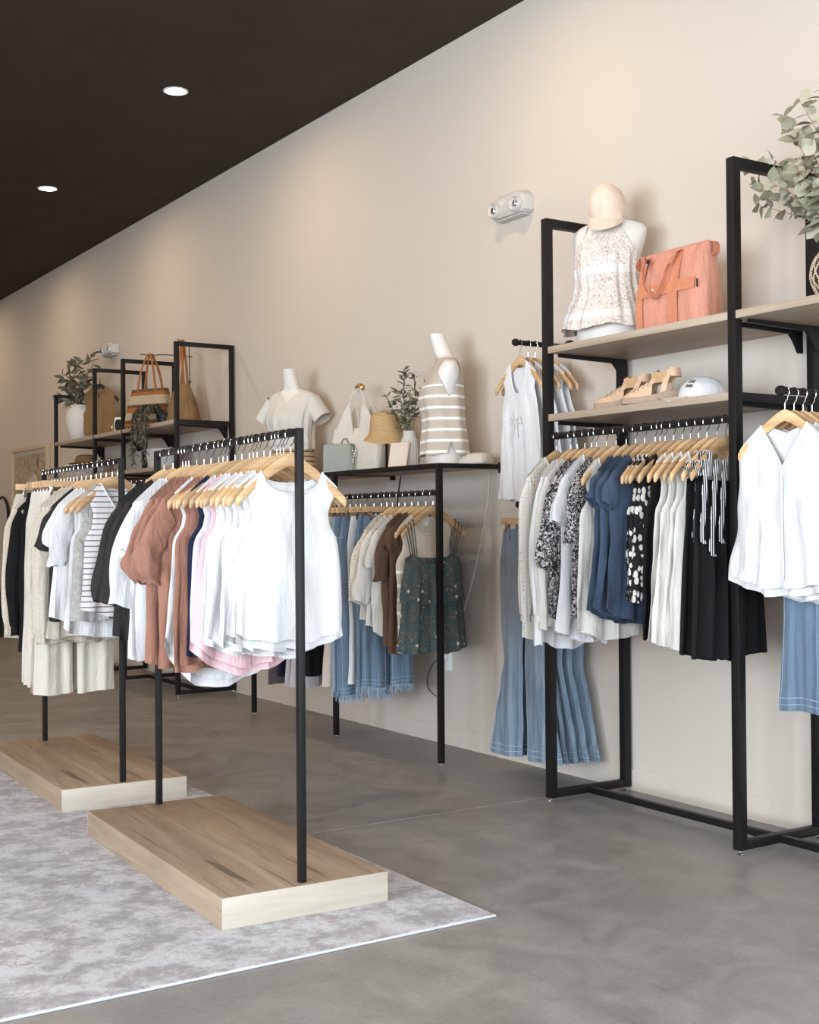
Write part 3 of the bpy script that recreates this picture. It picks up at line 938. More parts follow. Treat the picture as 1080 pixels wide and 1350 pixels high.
def pants(name, label, cat, group, loc, rz, mat, L=1.05, waist=0.155, hip=0.185, knee=(0.03, 0.175), hem=(0.03, 0.20), crotch=-0.27, D=0.02, folds=(2.0, 0.007), seed=1, detail=False, stitch='gold_stitch', fray=False, band=True, hemtilt=0.0, cuffed=False, zw=-0.055):
    """loc = apex of the clip hanger; waist top at zw.  knee/hem = (inner, outer) x of each leg"""
    rng = np.random.RandomState(seed)
    e = empty(name, loc, rz, label=label, cat=cat, group=group)
    ph = rng.rand(10) * 6.28
    zc = zw + crotch
    waves = [(rng.uniform(0.4, 1.0), rng.uniform(-1, 1) * 60, rng.uniform(-1, 1) * 34, rng.uniform(0, 6.28)) for _ in range(8)]
    ze = zw - L
    zk = (zc + ze) / 2 + 0.02
    fo = arr_prof([(zw, waist), (zw - 0.16, hip), (zc, hip + 0.002), (zk, knee[1]), (ze, hem[1])])
    fi = arr_prof([(zw, 0.0), (zc, 0.0), (zc - 0.05, 0.006), (zk, knee[0]), (ze, hem[0])])
    nv, nu = 44, 15
    v = np.linspace(0, 1, nv)[:, None]
    u = np.linspace(0, 1, nu)[None, :]
    def leg(sg, front, zo0=0.0, zo1=1.0, puff=0.0):
        zb = ze + 0.006 * np.sin(4 * u + ph[0] + sg) + hemtilt * (1 - u)
        Z = zw + (zb - zw) * (zo0 + (zo1 - zo0) * v)
        wr = 1 + 0.012 * np.sin(13 * Z + ph[1] + sg)
        xo, xi = fo(Z) * wr, fi(Z)
        X = xi + (xo - xi) * u
        b = sst((zc + 0.05 - Z) / 0.10)
        g_up = np.sqrt(np.clip(1 - u ** 3, 0, 1))
        g_lo = np.sqrt(np.clip(1 - np.abs(2 * u - 1) ** 3, 0, 1))
        g = g_up * (1 - b) + g_lo * b
        Dz = 0.011 + (D - 0.011) * sst((zw - Z) / 0.2) + puff
        A = folds[1] * sst((zw - Z - 0.1) / 0.5)
        F = A * (np.sin(PI * folds[0] * (u + 1.3 * sg) + ph[2] + 0.9 * np.sin(3 * Z + ph[3])) + 0.5 * np.sin(PI * folds[0] * 2.3 * (u - sg) + ph[4] - Z * 2))
        cw = sum(a_ * np.sin(kx * X * sg + kz * Z + p_ + (1.3 if front else 0)) for a_, kx, kz, p_ in waves) * 0.0013 * sst((zw - Z - 0.06) / 0.15)
        Y = (-1 if front else 1) * Dz * g + F + cw
        return sg * (X + puff * (u - 0.3)), Y, Z + 0 * X
    m = MB()
    P = {}
    for sg in (-1, 1):
        for fr in (True, False):
            X, Y, Z = leg(sg, fr)
            P[sg, fr] = (X, Y, Z)
            if (sg == 1) == fr:
                m.grid(X, Y, Z)
            else:
                m.grid(X[:, ::-1], Y[:, ::-1], Z[:, ::-1])
    m.build('legs', mat, e, sharp=75)
    if band:
        w = MB()
        for sg in (-1, 1):
            for fr in (True, False):
                w.grid(*leg(sg, fr, 0.0, 0.042 / L, 0.0022))
        w.build('waistband', mat, e, sharp=75)
    if cuffed:
        for sg in (-1, 1):
            w = MB()
            for fr in (True, False):
                w.grid(*leg(sg, fr, 0.955, 1.0, -0.003))
            w.build('cuff', mat, e, sharp=75)
    if detail:
        for sg in (-1, 1):
            X, Y, Z = P[sg, True]
            # front pocket opening, side seam and hem stitching
            i = int(0.10 / L * nv) + 1
            pk = [(X[k, int(round(nu - 1 - 5 * math.cos(t)))], Y[k, int(round(nu - 1 - 5 * math.cos(t)))] - 0.002, Z[k, 0]) for t, k in [(0.0, 2), (0.5, 3), (0.9, 4), (1.2, 5), (1.5, 5)]]
            MB().tube(pk, 0.0016, 5).build('pocket_seam', stitch, e)
            MB().tube([(X[k, -2], Y[k, -2] - 0.0006, Z[k, -2]) for k in range(3, nv)], 0.0010, 5).build('side_seam', stitch, e)
            MB().tube([(X[k, 1], Y[k, 1] - 0.0006, Z[k, 1]) for k in range(int(nv * 0.33), nv)], 0.0010, 5).build('inner_seam', stitch, e)
            for q in (-2, -3):
                MB().tube([(X[q, k], Y[q, k] - 0.0016, Z[q, k]) for k in range(nu)], 0.0014, 5).build('hem_stitch', stitch, e)
        MB().box(-0.013, 0.013, -0.0165, -0.0125, zw - 0.032, zw - 0.008, 0.004).build('button', 'chrome', e)
        for bx in (-0.09, 0.09):
            MB().box(bx - 0.006, bx + 0.006, -0.0185, -0.0145, zw - 0.05, zw + 0.002, 0.001).build('belt_loop', mat, e)
    if fray:
        f = MB()
        for sg in (-1, 1):
            for fr in (True, False):
                X, Y, Z = P[sg, fr]
                for k in np.linspace(0, nu - 1.01, 46):
                    i = int(k)
                    t = k - i
                    x = X[-1, i] * (1 - t) + X[-1, min(i + 1, nu - 1)] * t
                    y = Y[-1, i] * (1 - t) + Y[-1, min(i + 1, nu - 1)] * t
                    z = Z[-1, i]
                    ln = rng.uniform(0.008, 0.05)
                    dx = rng.uniform(-0.012, 0.012)
                    w = 0.0014
                    f.add([(x - w, y, z + 0.006), (x + w, y, z + 0.006), (x + dx + w, y, z - ln), (x + dx - w, y, z - ln), (x - w, y + w, z + 0.006), (x + dx, y + w, z - ln)], [(0, 1, 2, 3), (0, 4, 5, 3)])
        o = f.build('frayed_hem', 'pale_stitch', e, smooth=False)
        o['kind'] = 'stuff'
    return e

# ------------------------------------------------------------------ hanging clothes
RS = random.Random(7)
def held(label, clip=False):
    for pre, drop in ((('wooden clip hanger of the ' if clip else 'wooden hanger of the '), ()), ('hanger of the ', ()), ('hanger of the ', ('the', 'a')), ('hanger of the ', ('the', 'a', 'one', 'thin', 'with', 'and'))):
        w = pre + ' '.join(q for q in label.split() if q not in drop)
        if len(w.split()) <= 16:
            return w
    return w
def on_rail(A, B, y, z):
    t = (y - A[1]) / (B[1] - A[1])
    return (A[0] + (B[0] - A[0]) * t, y, z)
Z_R = 1.637 - 0.0125 - 0.0675
Z_A = 1.722 - 0.065
Z_B = 1.487 - 0.065
Z_C = 1.70 - 0.065

# ---- near floor rack, front to back
G1 = 'clothes on the near floor rack'
H1 = ('pale wooden hanger with chrome hook on the near floor rack', 'hangers on the near floor rack')
TANK = dict(neck=(0.112, 0.10, 0.045, 'round'))
def r1(y, fn, name, label, cat, mat, rz=0.0, **k):
    loc = on_rail(R1_A, R1_B, y, Z_R)
    rz = R(-2.25 + rz + RS.uniform(-2.5, 2.5))
    fn(name, label, cat, G1, loc, rz, mat, seed=int(y * 1000) % 9973, **k)
    hanger(loc, rz, held(label), H1[1], sx=0.9 if k.get('sleeve') else 1.0)
VN = dict(neck=(0.118, 0.075, 0.04, 'round'), W=0.178, L=0.645, flare=0.028, hem=0.045, folds=(3.2, 0.009), hilo=0.03)
r1(3.862, top, 'sleeveless_top', 'white round neck sleeveless top at the very front of the near rack', 'top', 'bright_white', rz=3, **VN)
r1(3.918, top, 'sleeveless_top', 'white sleeveless top directly behind the frontmost top, near rack', 'top', 'bright_white', W=0.175, L=0.665, flare=0.035, hem=0.05, folds=(4, 0.010), hilo=0.02, **TANK)
r1(3.975, top, 'sleeveless_top', 'white sleeveless top, third from the front of the near rack', 'top', 'white_cotton', W=0.175, L=0.69, flare=0.035, hem=0.06, folds=(3.5, 0.012), hilo=0.02, **TANK)
r1(4.030, top, 'sleeveless_top', 'white sleeveless top, fourth from the front of the near rack', 'top', 'bright_white', W=0.172, L=0.68, flare=0.03, hem=0.05, folds=(4.5, 0.010), **TANK)
r1(4.085, top, 'sleeveless_top', 'white sleeveless top, fifth from the front of the near rack', 'top', 'white_cotton', W=0.178, L=0.70, flare=0.04, hem=0.06, folds=(3.6, 0.012), **TANK)
r1(4.145, top, 'sleeveless_top', 'white sleeveless top hanging just in front of the pink one', 'top', 'bright_white', W=0.178, L=0.71, flare=0.035, hem=0.05, folds=(4, 0.011), **TANK)
r1(4.215, top, 'sleeveless_top', 'pale pink sleeveless top with a low curved hem, near rack', 'top', 'pink_cotton', W=0.180, L=0.755, flare=0.05, hem=0.09, folds=(3.3, 0.012), hilo=0.03, **TANK)
r1(4.285, top, 'sleeveless_top', 'lilac white sleeveless top between the pink and navy ones', 'top', 'lilac_white', W=0.182, L=0.70, flare=0.02, hem=0.02, folds=(3.1, 0.010), **TANK)
r1(4.350, top, 'sleeveless_top', 'dark navy top showing as a narrow strip, near rack', 'top', 'navy_cloth', W=0.176, L=0.745, flare=0.01, hem=0.02, folds=(3, 0.008), **TANK)
r1(4.425, top, 'tee_shirt', 'terracotta top in front of the white tee with the long tail, near rack', 'top', 'terracotta_jersey', W=0.182, L=0.76, flare=0.01, hem=0.0, folds=(3.4, 0.012), **TANK)
r1(4.510, top, 'sleeveless_top', 'long white top with deep rounded tail hem, lowest on the near rack', 'top', 'white_cotton', W=0.180, L=0.835, flare=0.055, hem=0.17, folds=(3.0, 0.014), hilo=0.035, **TANK)
for _y, _l, _sl in ((4.590, 'terracotta tee with twisted sleeve, frontmost of the three brown tees', 'knot'), (4.665, 'terracotta tee with twisted sleeve, middle of the three brown tees', 'knot'), (4.745, 'terracotta tee with twisted sleeve, rearmost of the three brown tees', 'knot')):
    r1(_y, top, 'tee_shirt', _l, 'tee shirt', 'terracotta_jersey', W=0.205, L=0.80, flare=0.0, hem=0.02, sleeve=_sl, folds=(3.2, 0.013), neck=(0.10, 0.08, 0.03, 'round'))
r1(4.835, top, 'tee_shirt', 'white short sleeved tee beside the brown tees, near rack', 'tee shirt', 'white_cotton', W=0.212, L=0.80, flare=0.0, hem=0.02, sleeve='short', folds=(3.2, 0.012), neck=(0.10, 0.08, 0.03, 'round'))
r1(4.905, top, 'tee_shirt', 'white short sleeved tee beside the black tees, near rack', 'tee shirt', 'white_cotton', W=0.215, L=0.79, flare=0.0, hem=0.02, sleeve='wide', folds=(3.0, 0.012), neck=(0.10, 0.08, 0.03, 'round'))
r1(5.020, top, 'tee_shirt', 'charcoal black tee with loose sleeve, front one of two on the near rack', 'tee shirt', 'charcoal_jersey', W=0.215, L=0.715, flare=0.0, hem=0.01, sleeve='wide', folds=(3.4, 0.013), neck=(0.10, 0.07, 0.03, 'round'))
r1(5.130, top, 'tee_shirt', 'charcoal black tee with loose sleeve, rear one of two on the near rack', 'tee shirt', 'charcoal_jersey', W=0.212, L=0.71, flare=0.0, hem=0.01, sleeve='wide', folds=(3.1, 0.012), neck=(0.10, 0.07, 0.03, 'round'))

r1(3.946, top, 'sleeveless_top', 'white sleeveless top squeezed between the second and third, near rack', 'top', 'white_cotton', W=0.172, L=0.675, flare=0.03, hem=0.05, folds=(4, 0.010), **TANK)
r1(4.178, top, 'sleeveless_top', 'white sleeveless top touching the pink top, near rack', 'top', 'white_cotton', W=0.176, L=0.70, flare=0.03, hem=0.05, folds=(3.6, 0.010), **TANK)
r1(4.468, top, 'tee_shirt', 'terracotta top touching the white top with the long tail, near rack', 'top', 'terracotta_jersey', W=0.186, L=0.79, flare=0.01, hem=0.0, folds=(3.8, 0.012), **TANK)
r1(4.870, top, 'tee_shirt', 'white short sleeved tee in the middle of three, near rack', 'tee shirt', 'bright_white', W=0.212, L=0.785, flare=0.0, hem=0.02, sleeve='short', folds=(3.4, 0.012), neck=(0.10, 0.08, 0.03, 'round'))

# ---- far floor rack, front to back
G2 = 'clothes on the far floor rack'
H2 = ('pale wooden hanger with chrome hook on the far floor rack', 'hangers on the far floor rack')
H2C = ('wooden bar hanger with metal clips on the far floor rack', 'clip hangers on the far floor rack')
def r2(y, fn, name, label, cat, mat, rz=0.0, clip=False, **k):
    loc = on_rail(R2_A, R2_B, y, Z_R)
    rz = R(-2 + rz + RS.uniform(-2.5, 2.5))
    fn(name, label, cat, G2, loc, rz, mat, seed=int(y * 1000) % 9973, **k)
    hanger(loc, rz, held(label, clip), (H2C if clip else H2)[1], clip=clip, sx=0.9 if k.get('sleeve') else 1.0)
r2(5.835, top, 'sleeveless_top', 'white tank top with thin brown stripes at the front of the far rack', 'top', 'brown_stripe_jersey', rz=4, W=0.155, L=0.665, flare=0.03, hem=0.04, neck=(0.085, 0.15, 0.03, 'v'), folds=(3, 0.007), band_mat='white_cotton')
r2(6.010, top, 'sleeveless_top', 'white top with low ruffled hem behind the grey wrap top', 'top', 'white_cotton', W=0.168, L=0.785, flare=0.05, hem=0.06, folds=(4, 0.014), **TANK)
r2(5.915, top, 'sleeveless_top', 'heather grey wrap front sleeveless top, far rack', 'top', 'grey_heather', W=0.178, L=0.69, flare=0.02, hem=0.0, neck=(0.085, 0.19, 0.03, 'v'), folds=(3.5, 0.012))
r2(6.095, top, 'tee_shirt', 'white top with ruffled short sleeves, in front of the black tee on the far rack', 'top', 'white_cotton', W=0.195, L=0.72, flare=0.03, hem=0.03, sleeve='flutter', folds=(4, 0.012), neck=(0.10, 0.08, 0.03, 'round'))
r2(6.170, top, 'tee_shirt', 'white top with plain short sleeves touching the black tee on the far rack', 'top', 'bright_white', W=0.198, L=0.71, flare=0.02, hem=0.03, sleeve='short', folds=(3, 0.010), neck=(0.10, 0.08, 0.03, 'round'))
r2(6.260, top, 'tee_shirt', 'black short sleeved tee on the far rack', 'tee shirt', 'charcoal_jersey', W=0.208, L=0.72, flare=0.0, hem=0.02, sleeve='short', folds=(3, 0.010), neck=(0.10, 0.07, 0.03, 'round'))
for _i, (_y, _w) in enumerate(((6.345, 'frontmost'), (6.425, 'middle'), (6.505, 'rearmost'))):
    r2(_y, top, 'sweatshirt', 'cream sweatshirt with long cuffed sleeves, %s of three on the far rack' % _w, 'sweatshirt', 'oatmeal_knit', W=0.205, L=0.80 + 0.02 * _i, flare=0.0, hem=0.0, sleeve='long', cuff=0.05, folds=(3, 0.012), neck=(0.08, 0.07, 0.015, 'round'))
for _i, (_y, _w) in enumerate(((6.565, 'first'), (6.625, 'second'), (6.690, 'third'), (6.750, 'fourth'), (6.810, 'fifth'))):
    r2(_y, pants, 'trousers', 'cream jersey trousers clipped by the waist, %s from the front of the far rack' % _w, 'trousers', 'cream_cloth', clip=True, L=1.055 - 0.012 * _i, waist=0.155, hip=0.19, knee=(0.012, 0.205), hem=(0.012, 0.215), D=0.022, folds=(3.0, 0.011), cuffed=True)
r2(6.880, pants, 'trousers', 'black jersey trousers in front of the beige cardigans, far rack', 'trousers', 'black_cloth', clip=True, L=0.86, waist=0.16, hip=0.20, knee=(0.012, 0.21), hem=(0.012, 0.215), D=0.022)
r2(6.935, top, 'sweatshirt', 'black long sleeved sweatshirt at the back of the far rack', 'sweatshirt', 'black_cloth', W=0.205, L=0.79, flare=0.0, sleeve='long', cuff=0.05, folds=(3, 0.010), neck=(0.08, 0.07, 0.015, 'round'))
r2(7.000, top, 'cardigan', 'beige knitted cardigan, the one nearer the black clothes on the far rack', 'cardigan', 'beige_knit', W=0.205, L=0.70, flare=0.0, sleeve='long', cuff=0.05, folds=(3, 0.010), neck=(0.08, 0.14, 0.015, 'v'))
r2(7.055, top, 'cardigan', 'beige knitted cardigan, the one nearer the last trousers on the far rack', 'cardigan', 'oatmeal_knit', W=0.205, L=0.72, flare=0.0, sleeve='long', cuff=0.05, folds=(3, 0.010), neck=(0.08, 0.14, 0.015, 'v'))
r2(7.115, pants, 'trousers', 'oatmeal trousers on the last clip hanger at the back of the far rack', 'trousers', 'oatmeal_knit', clip=True, L=0.80, waist=0.165, hip=0.21, knee=(0.012, 0.23), hem=(0.012, 0.24), D=0.024, folds=(3, 0.012))

# ---- tall wall rack on the right, left (far) to right (near)
G3 = 'clothes on the tall wall rack'
H3 = ('wooden hanger with chrome hook on the rail of the tall right rack', 'hangers on the tall right rack')
def r3(y, fn, name, label, cat, mat, rz=0.0, **k):
    loc = (XF, y, Z_A)
    rz = R(rz + RS.uniform(-2, 2))
    fn(name, label, cat, G3, loc, rz, mat, seed=int(y * 1000) % 9973, **k)
    hanger(loc, rz, held(label), H3[1], sx=0.9 if k.get('sleeve') else 1.0)
r3(4.635, top, 'cardigan', 'cream eyelet lace long sleeved cardigan, leftmost on the tall rack', 'cardigan', 'eyelet_lace', rz=5, W=0.195, L=0.87, flare=0.01, hem=0.0, sleeve='long', cuff=0.03, folds=(3, 0.010), neck=(0.08, 0.12, 0.02, 'v'))
r3(4.530, top, 'blouse', 'white long sleeved shirt with wide dangling cuffs, tall rack', 'blouse', 'bright_white', rz=3, W=0.20, L=0.86, flare=0.01, hem=0.05, sleeve='long', cuff=0.14, folds=(3, 0.011), neck=(0.10, 0.10, 0.03, 'v'), hilo=0.06)
r3(4.430, top, 'blouse', 'black and white speckled blouse, left one of three on the tall rack', 'blouse', 'speckle_print', rz=3, W=0.20, L=0.785, flare=0.02, hem=0.02, sleeve='wide', folds=(3.2, 0.013), neck=(0.105, 0.16, 0.035, 'v'))
r3(4.350, top, 'blouse', 'white blouse whose hem hangs below the left speckled blouse', 'blouse', 'white_cotton', W=0.195, L=0.87, flare=0.03, hem=0.05, sleeve='short', folds=(4, 0.014), neck=(0.085, 0.10, 0.02, 'round'))
r3(4.285, top, 'blouse', 'black and white speckled blouse, right one of three on the tall rack', 'blouse', 'speckle_print', rz=2, W=0.19, L=0.77, flare=0.02, hem=0.02, sleeve='flutter', folds=(3.2, 0.013), neck=(0.105, 0.16, 0.035, 'v'))
r3(4.220, top, 'blouse', 'white blouse whose hem hangs below the blue denim tops', 'blouse', 'soft_white', W=0.20, L=0.855, flare=0.04, hem=0.05, folds=(4, 0.014), **TANK)
r3(4.155, top, 'denim_top', 'blue chambray top with ruffled shoulders, left one of three on the tall rack', 'top', 'chambray', rz=4, W=0.19, L=0.775, flare=0.055, hem=0.06, sleeve='cap', folds=(4.5, 0.017), neck=(0.105, 0.13, 0.035, 'v'))
r3(4.095, top, 'denim_top', 'blue chambray top with ruffled shoulders, middle one of three on the tall rack', 'top', 'chambray', W=0.19, L=0.76, flare=0.05, hem=0.06, sleeve='cap', folds=(4.2, 0.015), neck=(0.105, 0.13, 0.035, 'v'))
r3(4.040, top, 'denim_top', 'blue chambray top with ruffled shoulders, right one of three on the tall rack', 'top', 'chambray', W=0.19, L=0.77, flare=0.05, hem=0.06, sleeve='cap', folds=(4.0, 0.014), neck=(0.105, 0.13, 0.035, 'v'))
r3(3.975, top, 'print_top', 'black top with bold cream petal print, left one of three on the tall rack', 'top', 'bold_print', W=0.165, L=0.66, flare=0.02, hem=0.0, folds=(4, 0.012), **TANK)
r3(3.915, top, 'print_top', 'black top with bold cream petal print, right one of three on the tall rack', 'top', 'bold_print', W=0.168, L=0.68, flare=0.02, hem=0.0, folds=(4, 0.012), **TANK)
r3(3.865, top, 'black_top', 'long plain black sleeveless top beside the bold printed tops', 'top', 'black_cloth', W=0.168, L=0.84, flare=0.03, hem=0.02, folds=(4, 0.013), **TANK)
for _i, (_y, _w) in enumerate(((3.815, 'first'), (3.768, 'second'), (3.722, 'third'), (3.676, 'fourth'))):
    r3(_y, top, 'sleeveless_top', 'ivory sleeveless top, %s from the left of four on the tall rack' % _w, 'top', 'soft_white', W=0.158, L=0.845 + 0.008 * _i, flare=0.05, hem=0.02, folds=(4, 0.011), **TANK)
for _y, _w in ((3.622, 'left'), (3.574, 'right')):
    cami('strappy_dress', 'black dress with black and white striped shoulder ties, %s one of two' % _w, 'dress', G3, (XF, _y, Z_A), R(1), 'black_cloth', 'black_white_ribbon', L=0.89, W=0.17, zt=-0.16, flare=0.05, folds=(5, 0.013), seed=int(_y * 100), straps=(-0.03, 0.0, 0.03), strap_x=0.13, strap_r=0.0035, flat=3.0, D=0.021)
    hanger((XF, _y, Z_A), R(1), held('black dress with striped shoulder ties, %s one' % _w), H3[1])
# dangling striped tie ends on the front of the right dress
_d = [o for o in COL.objects if o.name.startswith('strappy_dress')]
for _e, _xs in zip(_d, ((-0.155,), (-0.165, -0.11, -0.06))):
    for _k, _x in enumerate(_xs):
        P = [(_x + 0.03, -0.024, -0.10), (_x + 0.01, -0.032, -0.20), (_x, -0.034, -0.30), (_x - 0.012, -0.033, -0.40 - 0.05 * (_k % 2)), (_x + 0.004, -0.034, -0.43 - 0.05 * (_k % 2))]
        strip(P, 0.026, 0.0025, 14).build('tie_end', 'black_white_ribbon', _e)

r3(4.485, top, 'blouse', 'white long sleeved blouse between the white shirt and speckled blouse', 'blouse', 'soft_white', W=0.20, L=0.83, flare=0.02, hem=0.04, sleeve='long', cuff=0.06, folds=(3.4, 0.012), neck=(0.10, 0.10, 0.03, 'v'))
r3(4.385, top, 'blouse', 'black and white speckled blouse in the middle of three on the tall rack', 'blouse', 'speckle_print', W=0.198, L=0.78, flare=0.02, hem=0.02, sleeve='short', folds=(3.6, 0.013), neck=(0.105, 0.16, 0.035, 'v'))
r3(3.945, top, 'print_top', 'black top with bold cream petal print, middle one of three on the tall rack', 'top', 'bold_print', W=0.166, L=0.67, flare=0.02, hem=0.0, folds=(3.7, 0.012), **TANK)

# ---- waist-high rack in the middle, near to far
G4 = 'clothes on the waist-high wall rack'
H4 = ('wooden hanger with chrome hook on the waist-high middle rack', 'hangers on the middle rack')
H4C = ('wooden bar hanger with metal clips on the waist-high middle rack', 'clip hangers on the middle rack')
def r4(y, fn, name, label, cat, mat, rz=0.0, clip=False, **k):
    loc = (XFB, y, Z_B)
    rz = R(rz + RS.uniform(-2, 2))
    e = fn(name, label, cat, G4, loc, rz, mat, seed=int(y * 1000) % 9973, **k)
    hanger(loc, rz, held(label, clip), (H4C if clip else H4)[1], clip=clip, sx=0.9 if k.get('sleeve') else 1.0)
    return e
r4(5.775, cami, 'camisole', 'teal floral camisole with thin straps at the front of the middle rack', 'top', 'teal_floral', rz=-3, strap_mat='teal_floral', L=0.80, W=0.175, zt=-0.27, flare=0.045, folds=(3.2, 0.010), straps=(-0.012, 0.0, 0.012), strap_x=0.125, strap_r=0.0028, tiers=((-0.31, 0.22, 0.012), (-0.66, 0.14, 0.008)), D=0.024)
_t = r4(5.845, top, 'knit_tank', 'beige knitted tank with white stripes behind the teal camisole', 'top', 'beige_stripe_knit', W=0.185, L=0.80, flare=0.0, hem=0.0, neck=(0.10, 0.11, 0.015, 'round'), folds=(2.5, 0.007))
MB().box(-0.018, 0.018, 0.004, 0.0052, -0.115, -0.088).build('neck_label', 'soft_white', _t)
r4(5.925, top, 'brown_top', 'dark brown drapey top, nearer one of two on the middle rack', 'top', 'brown_crepe', W=0.18, L=0.82, flare=0.0, hem=0.0, sleeve='cap', folds=(3, 0.013), neck=(0.085, 0.12, 0.02, 'v'))
r4(5.990, top, 'brown_top', 'dark brown drapey top, farther one of two on the middle rack', 'top', 'brown_crepe', W=0.18, L=0.79, flare=0.0, hem=0.0, sleeve='flutter', folds=(3, 0.013), neck=(0.085, 0.12, 0.02, 'v'))
r4(6.060, top, 'tee_shirt', 'off-white short sleeved tee beside the brown tops', 'tee shirt', 'soft_white', W=0.205, L=0.74, flare=0.0, hem=0.03, sleeve='short', folds=(3, 0.010), neck=(0.10, 0.08, 0.03, 'round'))
r4(6.125, top, 'tee_shirt', 'off-white short sleeved tee beside the lace sleeved blouse', 'tee shirt', 'soft_white', W=0.205, L=0.72, flare=0.02, hem=0.05, sleeve='wide', folds=(3, 0.010), neck=(0.10, 0.08, 0.03, 'round'))
r4(6.195, top, 'blouse', 'cream blouse with beige lace sleeves, middle rack', 'blouse', 'cream_cloth', W=0.20, L=0.66, flare=0.02, hem=0.03, sleeve='wide', sleeve_mat='beige_lace', folds=(3, 0.010), neck=(0.10, 0.08, 0.03, 'round'))
JE = dict(clip=True, waist=0.155, hip=0.185, knee=(0.015, 0.178), hem=(0.018, 0.175), D=0.02, detail=True, fray=True, stitch='pale_stitch')
r4(6.255, pants, 'jeans', 'cropped blue jeans with frayed hem under the brown tops', 'jeans', 'mid_denim', L=0.985, **JE)
r4(6.315, pants, 'jeans', 'cropped blue jeans with frayed hem under the white tees', 'jeans', 'mid_denim', L=0.99, **JE)
r4(6.400, pants, 'trousers', 'white trousers showing between the frayed jeans', 'trousers', 'white_cotton', clip=True, L=0.98, hem=(0.02, 0.19), D=0.018)
for _i, (_y, _w) in enumerate(((6.500, 'nearest'), (6.555, 'second'), (6.610, 'farthest'))):
    r4(_y, pants, 'jeans', 'blue jeans with long frayed hem, %s of the three left of the white trousers' % _w, 'jeans', 'mid_denim' if _i != 2 else 'grey_blue_denim', L=1.06 - 0.01 * _i, **JE)
r4(6.680, pants, 'trousers', 'beige trousers behind the frayed jeans on the middle rack', 'trousers', 'taupe_cloth', clip=True, L=1.02, hem=(0.02, 0.20), D=0.02)
r4(6.960, pants, 'trousers', 'black trousers in the far half of the middle rack', 'trousers', 'black_cloth', clip=True, L=0.98, hem=(0.02, 0.19), D=0.02)
for _y, _w in ((7.05, 'nearer'), (7.12, 'farther')):
    r4(_y, pants, 'trousers', 'mauve grey wide trousers, %s of two in the far half of the middle rack' % _w, 'trousers', 'mauve_grey', clip=True, L=1.06, knee=(0.015, 0.20), hem=(0.015, 0.23), D=0.022)
r4(7.30, pants, 'trousers', 'plain navy trousers in the far half of the middle rack', 'trousers', 'navy_cloth', clip=True, L=1.02, hem=(0.02, 0.19), D=0.02)
r4(7.42, pants, 'trousers', 'plum grey trousers in the far half of the middle rack', 'trousers', 'plum_grey', clip=True, L=1.08, hem=(0.02, 0.19), D=0.02)

# ---- clothes on the far tall rack, seen between the floor racks
G5 = 'clothes on the far tall rack'
H5 = ('wooden bar hanger with metal clips on the far tall rack', 'hangers on the far tall rack')
H5T = ('wooden hanger with chrome hook on the far tall rack', 'plain hangers on the far tall rack')
def r5(y, fn, name, label, cat, mat, clip=True, **k):
    loc = (XF, y, Z_C)
    fn(name, label, cat, G5, loc, R(RS.uniform(-2, 2)), mat, seed=int(y * 1000) % 9973, **k)
    hanger(loc, 0, held(label, clip), (H5 if clip else H5T)[1], clip=clip)
WIDE = dict(knee=(0.01, 0.22), hem=(0.01, 0.25), D=0.024, L=1.16)
r5(9.36, pants, 'trousers', 'rust red wide trousers, nearer one of two on the far tall rack', 'trousers', 'rust_cloth', **WIDE)
r5(9.50, pants, 'trousers', 'rust red wide trousers, farther one of two on the far tall rack', 'trousers', 'rust_cloth', **WIDE)
r5(9.60, top, 'dress', 'white lace dress between rust and black clothes, far tall rack', 'dress', 'white_lace', clip=False, W=0.18, L=1.06, flare=0.06, folds=(4, 0.013))
r5(9.72, top, 'dress', 'cream plain dress behind the white lace dress, far tall rack', 'dress', 'cream_cloth', clip=False, W=0.18, L=1.02, flare=0.05, folds=(4, 0.013))
for _i, _y in enumerate((9.84, 9.95, 10.06, 10.17, 10.28)):
    r5(_y, pants, 'trousers', 'black trousers in the shade of the far tall rack, number %s from the near end' % ('one', 'two', 'three', 'four', 'five')[_i], 'trousers', 'black_cloth', **WIDE)

# ---- face-out rods (garments face the room, x axis of the garment along the wall)
FR = R(-90)
def face(rod, x, fn, name, label, cat, group, mat, hl, hg, clip=False, rz=0.0, **k):
    loc = (x, rod[0], rod[1] - 0.0675)
    e = fn(name, label, cat, group, loc, FR + R(rz), mat, seed=int(x * 1000) % 9973, **k)
    hanger(loc, FR + R(rz), held(label, clip), hg, clip=clip)
    return e
_hl = ('amber wooden hanger on the upper wall rod', 'hangers on the upper wall rod')
for _i, (_x, _w) in enumerate(((3.965, 'frontmost, with a tied bow'), (4.02, 'second from the front'), (4.065, 'third from the front'), (4.13, 'fourth from the front'), (4.175, 'nearest the wall'))):
    _e = face(ROD1, _x, top, 'tank_top', 'white tank top on the upper wall rod, ' + _w, 'top', 'white tanks on the upper wall rod', 'bright_white' if _i % 2 == 0 else 'white_cotton', *_hl, rz=RS.uniform(-4, 4), W=0.150, L=0.735 + 0.02 * (_i % 2), flare=0.05, hem=0.02, folds=(4, 0.011), neck=(0.075, 0.16 if _i == 0 else 0.12, 0.03, 'round'), prof=[(-0.1, 0.150), (-0.17, 0.130), (-0.30, 0.17), (-0.74, 0.215)])
    if _i == 0:
        for _sx in (-1, 1):
            MB().tube([tuple(q) for q in cr([(0, -0.024, -0.335), (_sx * 0.03, -0.032, -0.31), (_sx * 0.045, -0.030, -0.345), (_sx * 0.015, -0.030, -0.35), (_sx * 0.02, -0.031, -0.42)], 16)], 0.0032, 6).build('tie_bow', 'white_cotton', _e)
